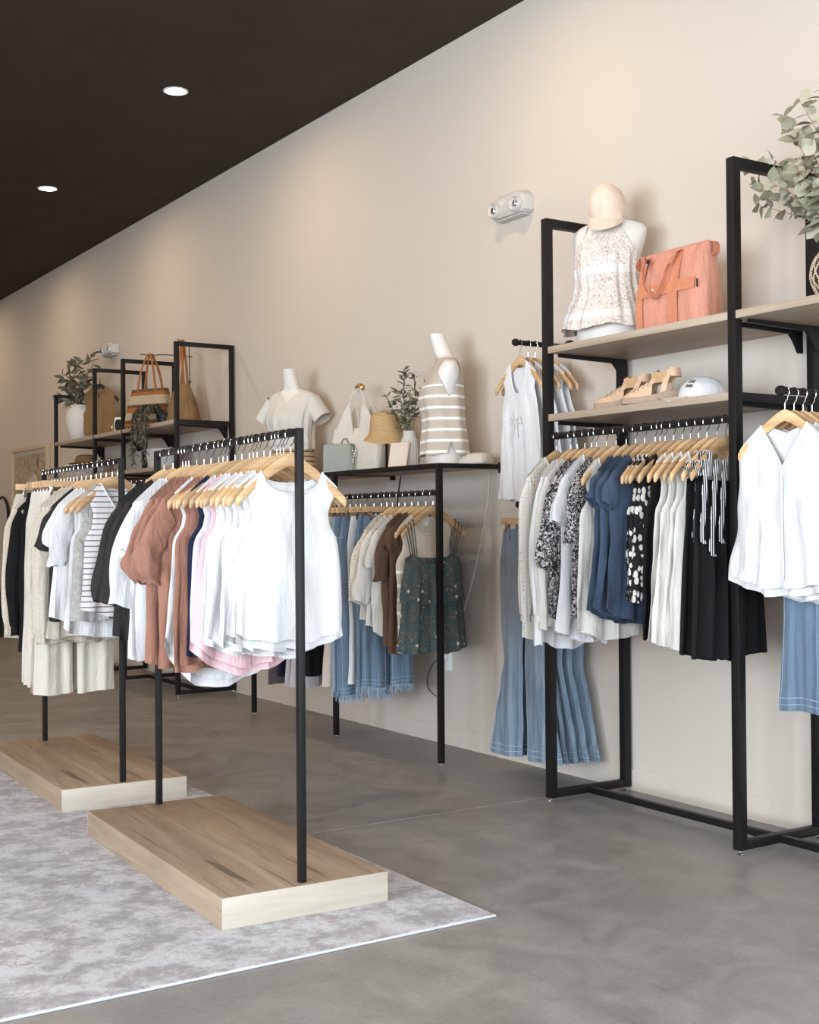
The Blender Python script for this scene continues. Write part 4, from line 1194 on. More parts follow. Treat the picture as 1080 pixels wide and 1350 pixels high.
_hl = ('wooden bar hanger with clips on the lower wall rod', 'clip hangers on the lower wall rod')
FL = dict(clip=True, L=1.165, waist=0.150, hip=0.185, knee=(0.012, 0.165), hem=(0.010, 0.290), D=0.02, detail=True, stitch='pale_stitch', crotch=-0.25, folds=(2.0, 0.010))
for _i, (_x, _w) in enumerate(((3.975, 'frontmost'), (4.035, 'second'), (4.095, 'third'), (4.155, 'fourth'), (4.215, 'last, nearest the wall'))):
    face(ROD2, _x, pants, 'flared_jeans', 'light blue flared jeans on the lower wall rod, ' + _w, 'jeans', 'flared jeans on the lower wall rod', 'light_denim', *_hl, rz=RS.uniform(-3, 3), **FL)
_hl = ('wooden hanger with chrome hook on the rod at the right edge', 'hangers on the right edge rod')
for _i, (_x, _w) in enumerate(((3.715, 'frontmost, with lace yoke'), (3.765, 'second'), (3.815, 'third'), (3.865, 'last'))):
    _e = face(ROD3, _x, top, 'blouse', 'white sleeveless blouse on the right edge rod, ' + _w, 'blouse', 'white blouses at the right edge', 'lace_yoke_cotton', *_hl, rz=3 if _i == 0 else RS.uniform(-3, 3), W=0.205, L=0.665 + 0.01 * _i, flare=0.06, hem=0.05, folds=(4.5, 0.013), neck=(0.105, 0.16 if _i == 0 else 0.12, 0.035, 'v'), prof=[(-0.15, 0.205), (-0.24, 0.212), (-0.665, 0.268)], hilo=0.03, crumple=0.0036)
    if _i == 0:
        MB().tube([(0.0, -0.022, -0.24), (0.0, -0.0235, -0.45), (0.004, -0.024, -0.63)], 0.006, 6, flat=0.5).build('placket', 'white_cotton', _e)
_hl = ('wooden bar hanger with clips on the rod at the right edge', 'clip hangers on the right edge rod')
for _i, (_x, _w) in enumerate(((3.93, 'frontmost'), (3.99, 'middle'), (4.05, 'last'))):
    face(ROD3, _x, pants, 'flared_jeans', 'blue jeans hanging below the white blouses at the right edge, ' + _w, 'jeans', 'jeans at the right edge', 'mid_denim', *_hl, rz=RS.uniform(-3, 3), clip=True, L=1.10, waist=0.150, hip=0.19, knee=(0.012, 0.20), hem=(0.012, 0.225), D=0.02, detail=True, stitch='pale_stitch', folds=(2.4, 0.010))

# ------------------------------------------------------------------ display materials
plain('form_white', (0.68, 0.63, 0.575), 0.5, grain=0.01)
cloth('peach_canvas', (0.72, 0.555, 0.44), 0.04)
cloth('coral_nylon', (0.60, 0.265, 0.18), 0.05, bump=0.35, wr=5, rough=0.5)
cloth('coral_webbing', (0.57, 0.215, 0.12), 0.05, bump=0.1, rough=0.6)
cloth('vest_beige', (0.50, 0.42, 0.335), 0.05)
cloth('blouse_ivory', (0.58, 0.54, 0.48), 0.02)
plain('tan_leather', (0.58, 0.38, 0.24), 0.55, grain=0.08, gs=30)
plain('tan_elastic', (0.46, 0.27, 0.13), 0.8, grain=0.1, gs=120)
plain('sole_rubber', (0.36, 0.25, 0.18), 0.75, grain=0.06)
plain('dark_hole', (0.06, 0.035, 0.02), 0.9)
plain('white_leather', (0.62, 0.565, 0.49), 0.5, grain=0.03)
plain('sage_leather', (0.27, 0.285, 0.245), 0.5, grain=0.04)
plain('mint_leather', (0.42, 0.50, 0.44), 0.5, grain=0.04)
plain('gold_metal', (0.52, 0.36, 0.14), 0.35, 0.9)
plain('ceramic_white', (0.64, 0.61, 0.57), 0.6, grain=0.02)
plain('ceramic_grey', (0.52, 0.48, 0.44), 0.7, grain=0.04)
plain('card_beige', (0.60, 0.51, 0.42), 0.7, grain=0.02)
plain('card_pink', (0.62, 0.44, 0.37), 0.7, grain=0.02)
plain('leather_brown', (0.30, 0.11, 0.03), 0.55)
plain('cord_black', (0.012, 0.011, 0.010), 0.6)
plain('cord_white', (0.70, 0.68, 0.64), 0.6)
plain('olive_fruit', (0.012, 0.009, 0.010), 0.35)
plain('stem_red', (0.20, 0.085, 0.055), 0.7)
plain('stem_green', (0.10, 0.10, 0.06), 0.7)
plain('frame_oak', (0.55, 0.43, 0.30), 0.6)
plain('mirror_silver', (0.75, 0.74, 0.72), 0.06, 1.0, grain=0.01)
plain('print_ink', (0.13, 0.10, 0.08), 0.8)
def leafmat(name, c1, c2):
    a = NT(name, 0.6, spec=0.3)
    h = a.ramp(a.rnd(), [(0.0, c1), (1.0, c2)])
    n = a.noise(a.co(), 30, 3)
    a.col(a.mix(a.ramp(n, [(0.3, (0, 0, 0)), (0.7, (0.3, 0.3, 0.3))]), h, c2))
    a.b.inputs['Subsurface Weight'].default_value = 0.0
leafmat('eucalyptus_leaf', (0.19, 0.185, 0.115), (0.47, 0.44, 0.33))
leafmat('olive_leaf', (0.075, 0.078, 0.045), (0.19, 0.185, 0.12))
leafmat('dark_leaf', (0.062, 0.062, 0.040), (0.16, 0.15, 0.105))
def weave(name, c1, c2, sx, sz, holes=0.0):
    a = NT(name, 0.85, spec=0.2)
    w1 = a.n('ShaderNodeTexWave')
    w1.bands_direction = 'Z'
    w1.inputs['Scale'].default_value = sz
    w1.inputs['Distortion'].default_value = 1.5
    w1.inputs['Detail'].default_value = 2
    a.l(a.co(), w1.inputs['Vector'])
    n = a.noise(a.co((1, 1, 2.5)), sx, 3)
    f = a.math('ADD', a.math('MULTIPLY', w1.outputs['Fac'], 0.5), a.math('MULTIPLY', n, 0.5))
    a.col(a.ramp(f, [(0.3, c1), (0.65, c2)]))
    a.bump(w1.outputs['Fac'], 0.5, 0.004)
weave('straw', (0.34, 0.20, 0.085), (0.62, 0.42, 0.21), 90, 55)
weave('tan_weave', (0.15, 0.085, 0.035), (0.33, 0.20, 0.095), 90, 40)
weave('wicker', (0.35, 0.25, 0.17), (0.66, 0.54, 0.42), 60, 30)
a = NT('striped_raffia', 0.85, spec=0.2)
_z = a.sep(a.co())[2]
_c = a.ramp(a.math('MULTIPLY', _z, 3.0), [(0.0, (0.40, 0.13, 0.03)), (0.09, (0.12, 0.07, 0.04)), (0.17, (0.52, 0.42, 0.28)), (0.36, (0.40, 0.13, 0.03)), (0.48, (0.12, 0.07, 0.04)), (0.56, (0.52, 0.42, 0.28)), (0.79, (0.40, 0.13, 0.03)), (0.88, (0.12, 0.075, 0.04))], 'CONSTANT')
a.col(a.mix(a.math('MULTIPLY', a.noise(a.co(), 90, 2), 0.5), _c, (0.10, 0.05, 0.025)))
a.bump(a.noise(a.co((1, 1, 3)), 80, 2), 0.6, 0.006)
a = NT('abstract_print', 0.8)
_n = a.noise(a.co((1, 2.2, 1)), 3.2, 3, 0.5, 2.2)
a.col(a.ramp(_n, [(0.34, (0.16, 0.10, 0.065)), (0.44, (0.33, 0.23, 0.15)), (0.52, (0.50, 0.40, 0.29)), (0.60, (0.24, 0.20, 0.17)), (0.66, (0.44, 0.32, 0.21))], 'EASE'))

# ------------------------------------------------------------------ mannequin torsos
SECT = np.array([(0, .150, .105, 0), (.06, .158, .112, 0), (.14, .150, .106, 0), (.22, .130, .094, 0), (.28, .126, .092, -.005), (.36, .142, .110, -.014), (.42, .155, .114, -.014), (.48, .172, .100, 0), (.53, .183, .082, .006),
                 (.56, .178, .068, .010), (.58, .152, .060, .012), (.596, .105, .057, .010), (.612, .068, .055, .003), (.640, .055, .053, -.010), (.70, .049, .048, -.030), (.742, .046, .046, -.044)])
def sect(z):
    return [np.interp(z, SECT[:, 0], SECT[:, i]) for i in (1, 2, 3)]
def sup(g, p):
    c, s_ = math.cos(g), math.sin(g)
    return math.copysign(abs(c) ** p, c), math.copysign(abs(s_) ** p, s_)
def torso(label, loc, rz):
    e = empty('mannequin_torso', loc, rz, label=label, cat='mannequin', group='white mannequin torsos')
    S2 = cr(SECT, 64)
    rs = []
    for z, a_, b_, yo in S2:
        rs.append([(a_ * sup(2 * PI * k / 40, 0.9)[0], yo + b_ * sup(2 * PI * k / 40, 0.9)[1], z) for k in range(40)])
    nk = int(np.argmin(np.abs(S2[:, 0] - 0.62)))
    MB().rings(rs[:nk + 1], True, False).build('torso', 'form_white', e, sharp=60)
    MB().rings(rs[nk:], False, True).build('neck', 'form_white', e, sharp=60)
    return e
def worn(name, label, cat, mat, loc, rz, z0, z1, off, keep, folds=(7, 0.004), hemwave=0.004, seed=3, nrow=150, nc=200):
    rng = np.random.RandomState(seed)
    ph = rng.rand(6) * 6.28
    e = empty(name, loc, rz, label=label, cat=cat)
    g = np.linspace(0, 2 * PI, nc + 1)
    z = np.linspace(z1, z0, nrow)[:, None]
    A, B, YO = sect(z)
    q = (z1 - z) / (z1 - z0)
    o_ = off(z)
    cg = np.sign(np.cos(g)) * np.abs(np.cos(g)) ** 0.9
    sg_ = np.sign(np.sin(g)) * np.abs(np.sin(g)) ** 0.9
    F = folds[1] * sst(q * 1.4) * (np.sin(folds[0] * g + ph[0] + 2 * q) + 0.6 * np.sin((folds[0] * 2 - 1) * g + ph[1] - q))
    X = (A + o_ + F) * cg
    Y = YO + (B + o_ + F) * sg_
    Z = z + hemwave * q * np.sin(5 * g + ph[2]) + 0 * X
    xc, yc, zc = [(m[:-1, :-1] + m[1:, 1:]) / 2 for m in (X, Y, Z)]
    MB().grid(X, Y, Z, keep(xc, yc, zc)).build('body', mat, e, sharp=80)
    return e
# striped vest torso on the waist-high rack
_L, _r = (4.06, 5.94, 1.6485), R(-116)
torso('white headless mannequin torso wearing the beige striped vest', _L, _r)
def keep_vest(x, y, z):
    w = 0.078 * np.clip((z - 0.375) / 0.17, 0, 1) ** 0.75
    arm = (np.abs(x) > np.where(z > 0.50, 0.138, 0.10)) & (z > 0.375) & (z < 0.585) & (np.abs(y - 0.004) < w)
    slit = (np.abs(x) > 0.10) & (z < 0.125) & (np.abs(y - 0.01) < 0.03 * (0.125 - z) / 0.07)
    return ~arm & ~slit
worn('knit_vest', 'beige knitted vest with white stripes on the right mannequin of the middle rack', 'vest', 'vest_stripe_knit', _L, _r, 0.055, 0.602, lambda z: 0.005 + 0.024 * sst((0.50 - z) / 0.25), keep_vest, folds=(5, 0.005))
# ivory blouse torso
_L, _r = (4.06, 7.80, 1.6485), R(-58)
torso('white headless mannequin torso wearing the ivory blouse', _L, _r)
def keep_bl(x, y, z):
    return ~((y < 0) & (np.abs(x) < 0.075) & (z > 0.515 + np.abs(x) * 0.9))
_e = worn('blouse', 'ivory short sleeved blouse on the left mannequin of the middle rack', 'blouse', 'blouse_ivory', _L, _r, 0.19, 0.612, lambda z: 0.006 + 0.022 * sst((0.5 - z) / 0.12) - 0.012 * sst((0.24 - z) / 0.05), keep_bl, folds=(11, 0.005))
for _s in (-1, 1):
    _rs = []
    for _k in range(9):
        t = _k / 8
        c = np.array([_s * (0.150 + 0.085 * t), 0.008, 0.530 - 0.135 * t])
        _rs.append([(c[0] + (0.055 + 0.012 * t) * math.cos(g) * 0.75 * _s, c[1] + (0.062 + 0.014 * t) * math.sin(g) * (1 + 0.06 * math.sin(5 * g)), c[2] + (0.055 + 0.010 * t) * math.cos(g) * 0.62) for g in np.linspace(0, 2 * PI, 25)[:-1]])
    MB().rings(_rs, False, False).build('sleeve', 'blouse_ivory', _e)
_e = worn('knit_shorts', 'tan knitted shorts with dark waist stripes on the left mannequin', 'shorts', 'tan_belt', _L, _r, 0.02, 0.215, lambda z: 0.008 + 0.012 * sst((0.15 - z) / 0.12), lambda x, y, z: z > -1, folds=(4, 0.002))
# floral camisole torso on the tall rack
_L, _r = (4.06, 4.545, 2.1455), R(-63)
torso('white headless mannequin torso wearing the floral camisole', _L, _r)
def keep_cm(x, y, z):
    lim = 0.176 - 0.072 * np.clip((z - 0.375) / 0.150, 0, 1) ** 1.3
    front = (z < 0.39) | ((np.abs(x) < lim) & (z < 0.535))
    return np.where(y < 0.01, front, z < 0.40)
_e = worn('floral_camisole', 'white and rose floral tiered camisole on the mannequin of the tall rack', 'top', 'rosy_floral', _L, _r, 0.080, 0.535, lambda z: 0.006 + 0.068 * sst((0.48 - z) / 0.46), keep_cm, folds=(13, 0.006), hemwave=0.010)
for _s in (-1, 1):
    MB().tube([tuple(q) for q in cr([(_s * 0.092, -0.066, 0.530), (_s * 0.090, -0.054, 0.566), (_s * 0.082, -0.012, 0.612), (_s * 0.085, 0.04, 0.598), (_s * 0.075, 0.085, 0.520), (_s * 0.06, 0.118, 0.395)], 18)], 0.0035, 6).build('strap', 'rosy_floral', _e)
# peach cap on the neck of that torso
def cap(name, label, loc, rot, mat, brim_mat, r=0.095, h=0.125):
    e = empty(name, loc, 0, rot=rot, label=label, cat='cap')
    rs = []
    for k in range(13):
        t = k / 12 * PI / 2
        rs.append([((r * math.cos(t) + 0.0005) * (1 + 0.004 * math.sin(6 * g)) * math.cos(g) * 0.93, (r * math.cos(t) + 0.0005) * math.sin(g) * 1.05, h * math.sin(t) ** 0.9) for g in np.linspace(0, 2 * PI, 37)[:-1]])
    d = MB().rings(rs, False, True).build('crown', mat, e, sharp=80)
    MB().lathe([(0.0005, h + 0.004), (0.006, h + 0.003), (0.007, h - 0.001)], 12).build('button', mat, d)
    for q in range(3):
        g0 = q * PI / 3 + PI / 6
        MB().tube([(r * math.cos(t) * math.cos(g0) * 0.935, r * math.cos(t) * math.sin(g0) * 1.055, h * max(0.0, math.sin(t)) ** 0.9 + 0.0005) for t in np.linspace(0.02, PI - 0.02, 25)], 0.0012, 5).build('panel_seam', mat, d)
    us, vs = np.meshgrid(np.linspace(-1, 1, 21), np.linspace(0, 1, 8))
    ang = us * 1.15 - PI / 2
    X = r * 0.93 * np.cos(ang) * (1 + 0.05 * vs)
    Y = r * 1.05 * np.sin(ang) - vs * 0.088 * np.cos(us * 1.35) ** 0.7
    Z = 0.004 - 0.012 * vs - 0.022 * np.abs(us) ** 2 * (0.3 + vs)
    b = MB().grid(X, Y, Z).grid(X[:, ::-1], Y[:, ::-1], Z[:, ::-1] - 0.003)
    b.build('brim', brim_mat, e, sharp=80)
    return e
cap('baseball_cap', 'pale peach baseball cap sitting on the mannequin neck', (4.035, 4.525, 2.797), (R(40), 0, R(-58)), 'peach_canvas', 'peach_canvas')

# ------------------------------------------------------------------ soft goods on the tall rack
def soft_box(levels, n=48, p=0.42, seed=1, amp=0.004):
    """levels: (z, half width, half depth, x offset, y offset)"""
    rng = np.random.RandomState(seed)
    ph = rng.rand(5) * 6.28
    L_ = cr(levels, 26)
    rs = []
    for i, (z, a_, b_, xo, yo) in enumerate(L_):
        t = i / 25
        w = amp * math.sin(PI * t) ** 0.6
        ring = []
        for k in range(n):
            g = 2 * PI * k / n
            c, s_ = sup(g, p)
            d = w * (math.sin(3 * g + ph[0] + 3 * t) + 0.7 * math.sin(7 * g + ph[1] - 5 * t) + 0.5 * math.sin(11 * g + ph[2] + 6 * t))
            ring.append((xo + (a_ + d) * c, yo + (b_ + d) * s_, z))
        rs.append(ring)
    return MB().rings(rs)
e = empty('tote_bag', (3.955, 3.985, 2.1455), R(-90), label='coral orange nylon tote bag on the top shelf beside the mannequin', cat='bag')
soft_box([(0.0, 0.205, 0.062, 0, 0), (0.02, 0.213, 0.075, 0, 0), (0.12, 0.212, 0.078, 0, 0), (0.22, 0.207, 0.066, 0.002, 0), (0.30, 0.200, 0.046, 0.004, 0), (0.345, 0.194, 0.024, 0.006, 0), (0.352, 0.190, 0.012, 0.006, 0)], amp=0.0035).build('body', 'coral_nylon', e, sharp=75)
def face_y(z):
    return -float(np.interp(z, [0, 0.02, 0.12, 0.22, 0.30, 0.345], [0.062, 0.075, 0.078, 0.066, 0.046, 0.026])) - 0.004
for _x, _w in ((-0.155, 0.035), (0.045, 0.058)):                       # vertical webbing bands
    ribbon([((_x, face_y(z) - 0.001, z), (1, 0, 0)) for z in np.linspace(0.004, 0.335, 14)], _w, 0.002).build('band', 'coral_webbing', e)
ribbon([((x, face_y(0.175) - 0.0022, 0.175), (0, 0.1, 1)) for x in np.linspace(-0.168, 0.172, 12)], 0.050, 0.002).build('band', 'coral_webbing', e)
_pp = cr([(-0.155, face_y(0.30) - 0.006, 0.30), (-0.135, -0.075, 0.325), (-0.105, -0.105, 0.285), (-0.095, -0.112, 0.20), (-0.045, -0.108, 0.135), (0.005, -0.108, 0.175), (0.035, -0.098, 0.255), (0.05, -0.070, 0.315), (0.055, face_y(0.335) - 0.004, 0.335)], 34)
_rb = []
for i, p_ in enumerate(_pp):
    t = _pp[min(i + 1, 33)] - _pp[max(i - 1, 0)]
    wd = Vector((0.25, -0.9, 0.25)) if 8 < i < 26 else Vector((1, -0.35, 0.1))
    tv = Vector(t).normalized()
    wd = (wd - tv * wd.dot(tv))
    _rb.append((p_, wd))
ribbon(_rb, 0.026, 0.003).build('handle', 'coral_webbing', e)
_pp = cr([(-0.14, 0.045, 0.29), (-0.135, 0.07, 0.35), (-0.08, 0.09, 0.33), (-0.03, 0.10, 0.25), (0.03, 0.09, 0.30), (0.05, 0.05, 0.30)], 20)
ribbon([(p_, (0, 1, 0.2)) for p_ in _pp], 0.026, 0.003).build('handle', 'coral_webbing', e)
MB().tube([(x, 0, 0.356 - 0.01 * abs(x)) for x in np.linspace(-0.18, 0.185, 10)], 0.0035, 6).build('zip', 'coral_webbing', e)
ribbon([(p_, (0, 1, 0)) for p_ in cr([(-0.185, 0, 0.345), (-0.225, 0, 0.350), (-0.250, 0, 0.315), (-0.236, 0, 0.295)], 10)], 0.03, 0.004).build('side_tab', 'coral_webbing', e)
ribbon([(p_, (0, 1, 0)) for p_ in cr([(0.190, 0, 0.345), (0.222, 0, 0.340), (0.228, 0, 0.30), (0.205, 0, 0.285)], 10)], 0.03, 0.004).build('side_tab', 'coral_webbing', e)
MB().box(-0.103, -0.089, -0.088, -0.079, 0.295, 0.312, 0.003).build('buckle', 'black_plastic', e)
MB().tube([(-0.098, -0.090, 0.295), (-0.110, -0.096, 0.268)], 0.003, 6).build('zip_pull', 'card_pink', e)
MB().box(0.188, 0.192, face_y(0.165) - 0.006, face_y(0.165), 0.150, 0.185).build('side_label', 'black_plastic', e)
for _x, _z in ((-0.075, 0.178), (0.0, 0.0)):
    if _z:
        MB().rings([[(_x + r_ * math.cos(g), face_y(_z) - 0.003 - d_, _z + r_ * math.sin(g)) for g in np.linspace(0, 2 * PI, 13)[:-1]] for r_, d_ in ((0.008, 0), (0.0075, 0.003), (0.002, 0.004))]).build('snap', 'card_pink', e)

def sandal(label, loc, rz):
    """toe towards -x"""
    e = empty('sandal', loc, rz, label=label, cat='shoe', group='tan sandals on the lower shelf')
    e.scale = (1.12, 1.12, 1.12)
    xs = np.linspace(-0.125, 0.125, 25)
    def hw(x):
        t = (x + 0.125) / 0.25
        return np.interp(t, [0, 0.04, 0.15, 0.32, 0.6, 0.85, 0.96, 1.0], [0.012, 0.028, 0.041, 0.045, 0.034, 0.033, 0.024, 0.010])
    rs = []
    for x in xs:
        w = float(hw(x))
        t = (x + 0.125) / 0.25
        top_ = 0.027 + 0.022 * sst(np.array(t * 1.1 - 0.2)).item()
        rs.append([(x, -w, 0.003), (x, w, 0.003), (x, w * 1.04, 0.012), (x, w, top_), (x, -w, top_), (x, -w * 1.04, 0.012)])
    MB().rings(rs).build('sole', 'sole_rubber', e, sharp=50)
    # perforated vamp: a domed sheet over the toes
    us, vs = np.meshgrid(np.linspace(0, 1, 15), np.linspace(-1, 1, 15))
    X = -0.118 + us * 0.125
    hgt = np.interp(us, [0, 0.15, 0.5, 1.0], [0.004, 0.020, 0.042, 0.078])
    wid = np.array([[float(hw(x)) for x in r_] for r_ in X]) * 0.97
    base = 0.027 + 0.022 * sst((X + 0.125) / 0.25 * 1.1 - 0.2)
    Zv = base + hgt * np.sqrt(np.clip(1 - np.abs(vs) ** 2.4, 0, 1))
    vm = MB().grid(X + 0.018 * us * (1 - np.abs(vs)), vs * wid, Zv).build('vamp', 'tan_leather', e, sharp=80)
    hl = MB()
    for ux in (6, 8, 10, 12):
        for vx in (1, 2, 3, 11, 12, 13):
            x, y, z = X[vx, ux] + 0.018 * us[vx, ux] * (1 - abs(vs[vx, ux])), (vs * wid)[vx, ux], Zv[vx, ux]
            sy = -1 if y < 0 else 1
            hl.box(x - 0.0019, x + 0.0019, y + sy * 0.0002 - 0.0012, y + sy * 0.0002 + 0.0012, z - 0.0019, z + 0.0019)
    o = hl.build('perforations', 'dark_hole', vm, smooth=False)
    o['kind'] = 'stuff'
    for sy in (-1, 1):                                                # elastic side gores up to the ankle strap
        ribbon([(p_, (0, 0, 1)) for p_ in cr([(0.010, sy * 0.032, 0.098), (0.040, sy * 0.034, 0.100), (0.066, sy * 0.033, 0.104)], 8)], 0.040, 0.003).build('elastic_gore', 'tan_elastic', e)
        ribbon([(p_, (1, 0, 0.25)) for p_ in cr([(0.052, sy * 0.033, 0.043), (0.062, sy * 0.035, 0.08), (0.080, sy * 0.030, 0.128)], 10)], 0.026, 0.003).build('ankle_post', 'tan_leather', e)
    _h = [(0.082 + 0.032 * math.cos(g) * 0.9, 0.032 * math.sin(g), 0.118) for g in np.linspace(-PI / 2, PI / 2, 13)]
    ribbon([(p_, (-0.15, 0, 1)) for p_ in _h], 0.034, 0.003).build('heel_strap', 'tan_leather', e)
    # tongue edge
    ribbon([((0.006 + 0.012 * math.cos(g), 0.036 * math.sin(g), 0.064 + 0.064 * math.cos(g)), (1, 0, 0.4)) for g in np.linspace(-1.45, 1.45, 15)], 0.018, 0.003).build('instep_band', 'tan_leather', e)
    return e
sandal('tan perforated sandal with ankle strap, right one on the lower shelf', (3.875, 4.065, 1.8265), R(-62))
sandal('tan perforated sandal with ankle strap, left one behind the other', (3.915, 4.290, 1.8265), R(-60))
_e = cap('baseball_cap', 'white baseball cap with dark print on the lower shelf', (3.905, 3.800, 1.8275), (R(-6), 0, R(-150)), 'white_cotton', 'ceramic_grey', 0.092, 0.112)
_e.scale = (1.05, 1.05, 0.86)
for _k in range(4):
    for _j in range(2):
        _g = -PI / 2 + 0.95 + _k * 0.10
        _z = 0.055 + _j * 0.022
        _r0 = 0.092 * math.cos(math.asin(min(1, (_z / 0.112) ** (1 / 0.9)))) + 0.0015
        MB().box(-0.0036, 0.0036, -0.0006, 0.0006, -0.009, 0.009 - 0.004 * ((_k + _j) % 2)).build('printed_letter', 'print_ink', _e)
        _o = COL.objects[-1]
        _o.location = (_r0 * math.cos(_g) * 0.93, _r0 * math.sin(_g) * 1.05, _z)
        _o.rotation_euler = (R(-28), 0, _g + PI / 2)

# ------------------------------------------------------------------ plants
def leaf_mesh(name, L, W, mat, cup=0.15, pts=5):
    m = MB()
    t = np.linspace(0, 1, pts + 2)
    w = W / 2 * np.sin(PI * t ** 0.85)
    vs = []
    for ti, wi in zip(t, w):
        z = -0.18 * L * ti * ti
        vs += [(-wi, L * ti, z + cup * wi), (0, L * ti, z), (wi, L * ti, z + cup * wi)]
    fs = []
    for i in range(len(t) - 1):
        for j in (0, 1):
            a_ = i * 3 + j
            fs.append((a_, a_ + 1, a_ + 4, a_ + 3))
    m.add(vs, fs)
    o = m.build(name, mat, None)
    me = o.data
    bpy.data.objects.remove(o)
    return me
def branch_plant(name, label, cat, base, tips, leaf_me, stem_mat, per=9, lsz=(0.8, 1.2), seed=1, pair=True, r=0.0022, start=0.30, spread=1.0, fruit=None, joined=None):
    rng = random.Random(seed)
    e = empty(name, base, label=label, cat=cat)
    jm = MB()
    for tip in tips:
        T = Vector(tip) - Vector(base)
        mid = Vector((T.x * 0.35 + rng.uniform(-.03, .03), T.y * 0.35 + rng.uniform(-.03, .03), T.z * 0.58))
        P = cr([(0, 0, 0.0), tuple(mid), tuple(T)], 14)
        st = MB().tube([tuple(p) for p in P], [r * (1 - 0.6 * i / 13) for i in range(14)], 6).build('stem', stem_mat, e)
        for k in range(per):
            t = start + (1 - start) * (k + 0.5) / per
            i = min(12, int(t * 13))
            p = Vector(P[i]) + (Vector(P[i + 1]) - Vector(P[i])) * (t * 13 - i)
            d = (Vector(P[i + 1]) - Vector(P[i])).normalized()
            for sd in ((-1, 1) if pair else (rng.choice((-1, 1)),)):
                a0 = rng.uniform(0, 2 * PI)
                side = d.orthogonal().normalized()
                side = Matrix.Rotation(a0 + (PI if sd > 0 else 0), 3, d) @ side
                yv = (side * spread + d * rng.uniform(0.2, 0.9) + Vector((0, 0, rng.uniform(-0.3, 0.2)))).normalized()
                zv = (Vector((rng.uniform(-1, 0.4), rng.uniform(-1, 0.4), rng.uniform(0.0, 1.0)))).normalized()
                zv = (zv - yv * zv.dot(yv)).normalized()
                xv = yv.cross(zv)
                s_ = rng.uniform(*lsz) * (1.0 - 0.35 * t)
                mw = Matrix(((xv.x, yv.x, zv.x), (xv.y, yv.y, zv.y), (xv.z, yv.z, zv.z))) * s_
                if joined:
                    off = [mw @ v.co + p for v in leaf_me.vertices]
                    jm.add(off, [tuple(f.vertices) for f in leaf_me.polygons])
                else:
                    o = bpy.data.objects.new('leaf', leaf_me)
                    COL.objects.link(o)
                    o.parent = e
                    o.matrix_local = Matrix.Translation(p) @ mw.to_4x4()
        if fruit and rng.random() < fruit:
            MB().lathe([(0.0005, -0.012), (0.008, -0.008), (0.011, 0), (0.008, 0.009), (0.0005, 0.012)], 10, T.x * 0.96, T.y * 0.96).build('olive', 'olive_fruit', e)
            COL.objects[-1].location.z = T.z * 0.95
    if joined:
        o = jm.build('foliage', joined, e)
        o['kind'] = 'stuff'
    return e
# eucalyptus at the right edge of the top shelf
VX, VY = 4.04, 3.185
e = empty('woven_vase', (VX, VY, 2.1455), label='round wicker vase on the top shelf at the right edge', cat='vase')
_prof = [(0.055, 0.0), (0.085, 0.02), (0.118, 0.075), (0.125, 0.12), (0.112, 0.17), (0.085, 0.205), (0.070, 0.222), (0.066, 0.222), (0.080, 0.20), (0.108, 0.165)]
MB().lathe([(r_ * 0.95, z) for r_, z in _prof], 36, cap1=False).build('body', 'dark_hole', e)
_P = cr(_prof[:7], 15)
for _d in (-1, 1):
    for k in range(20):
        pts = [(r_ * 1.0 * math.cos(2 * PI * k / 20 + _d * i * 0.09), r_ * 1.0 * math.sin(2 * PI * k / 20 + _d * i * 0.09), z) for i, (r_, z) in enumerate(_P)]
        MB().tube(pts, 0.0035, 5).build('cane', 'wicker', e)
for z in (0.003, 0.222):
    rr = 0.058 if z < 0.1 else 0.070
    MB().tube([(rr * math.cos(g), rr * math.sin(g), z + 0.003) for g in np.linspace(0, 2 * PI, 25)[:-1]], 0.006, 6, closed=True).build('rim', 'wicker', e)
LEAF_E = leaf_mesh('eucalyptus_leaf_mesh', 0.075, 0.056, 'eucalyptus_leaf')
branch_plant('eucalyptus_bunch', 'silver green eucalyptus branches in the wicker vase', 'plant', (VX, VY, 2.30),
             [(4.0, 3.655, 2.815), (3.98, 3.60, 2.70), (3.96, 3.56, 2.60), (3.99, 3.50, 2.78), (3.97, 3.42, 2.93), (4.0, 3.36, 2.98), (4.0, 3.25, 3.02), (3.92, 3.44, 2.66), (3.90, 3.34, 2.84), (3.88, 3.30, 2.70), (4.0, 3.12, 3.0), (3.95, 3.05, 2.9), (4.06, 2.92, 2.85), (3.88, 3.14, 2.78), (4.02, 2.86, 2.65), (4.05, 3.40, 2.85)],
             LEAF_E, 'stem_red', per=10, lsz=(0.9, 1.4), seed=5, start=0.34)
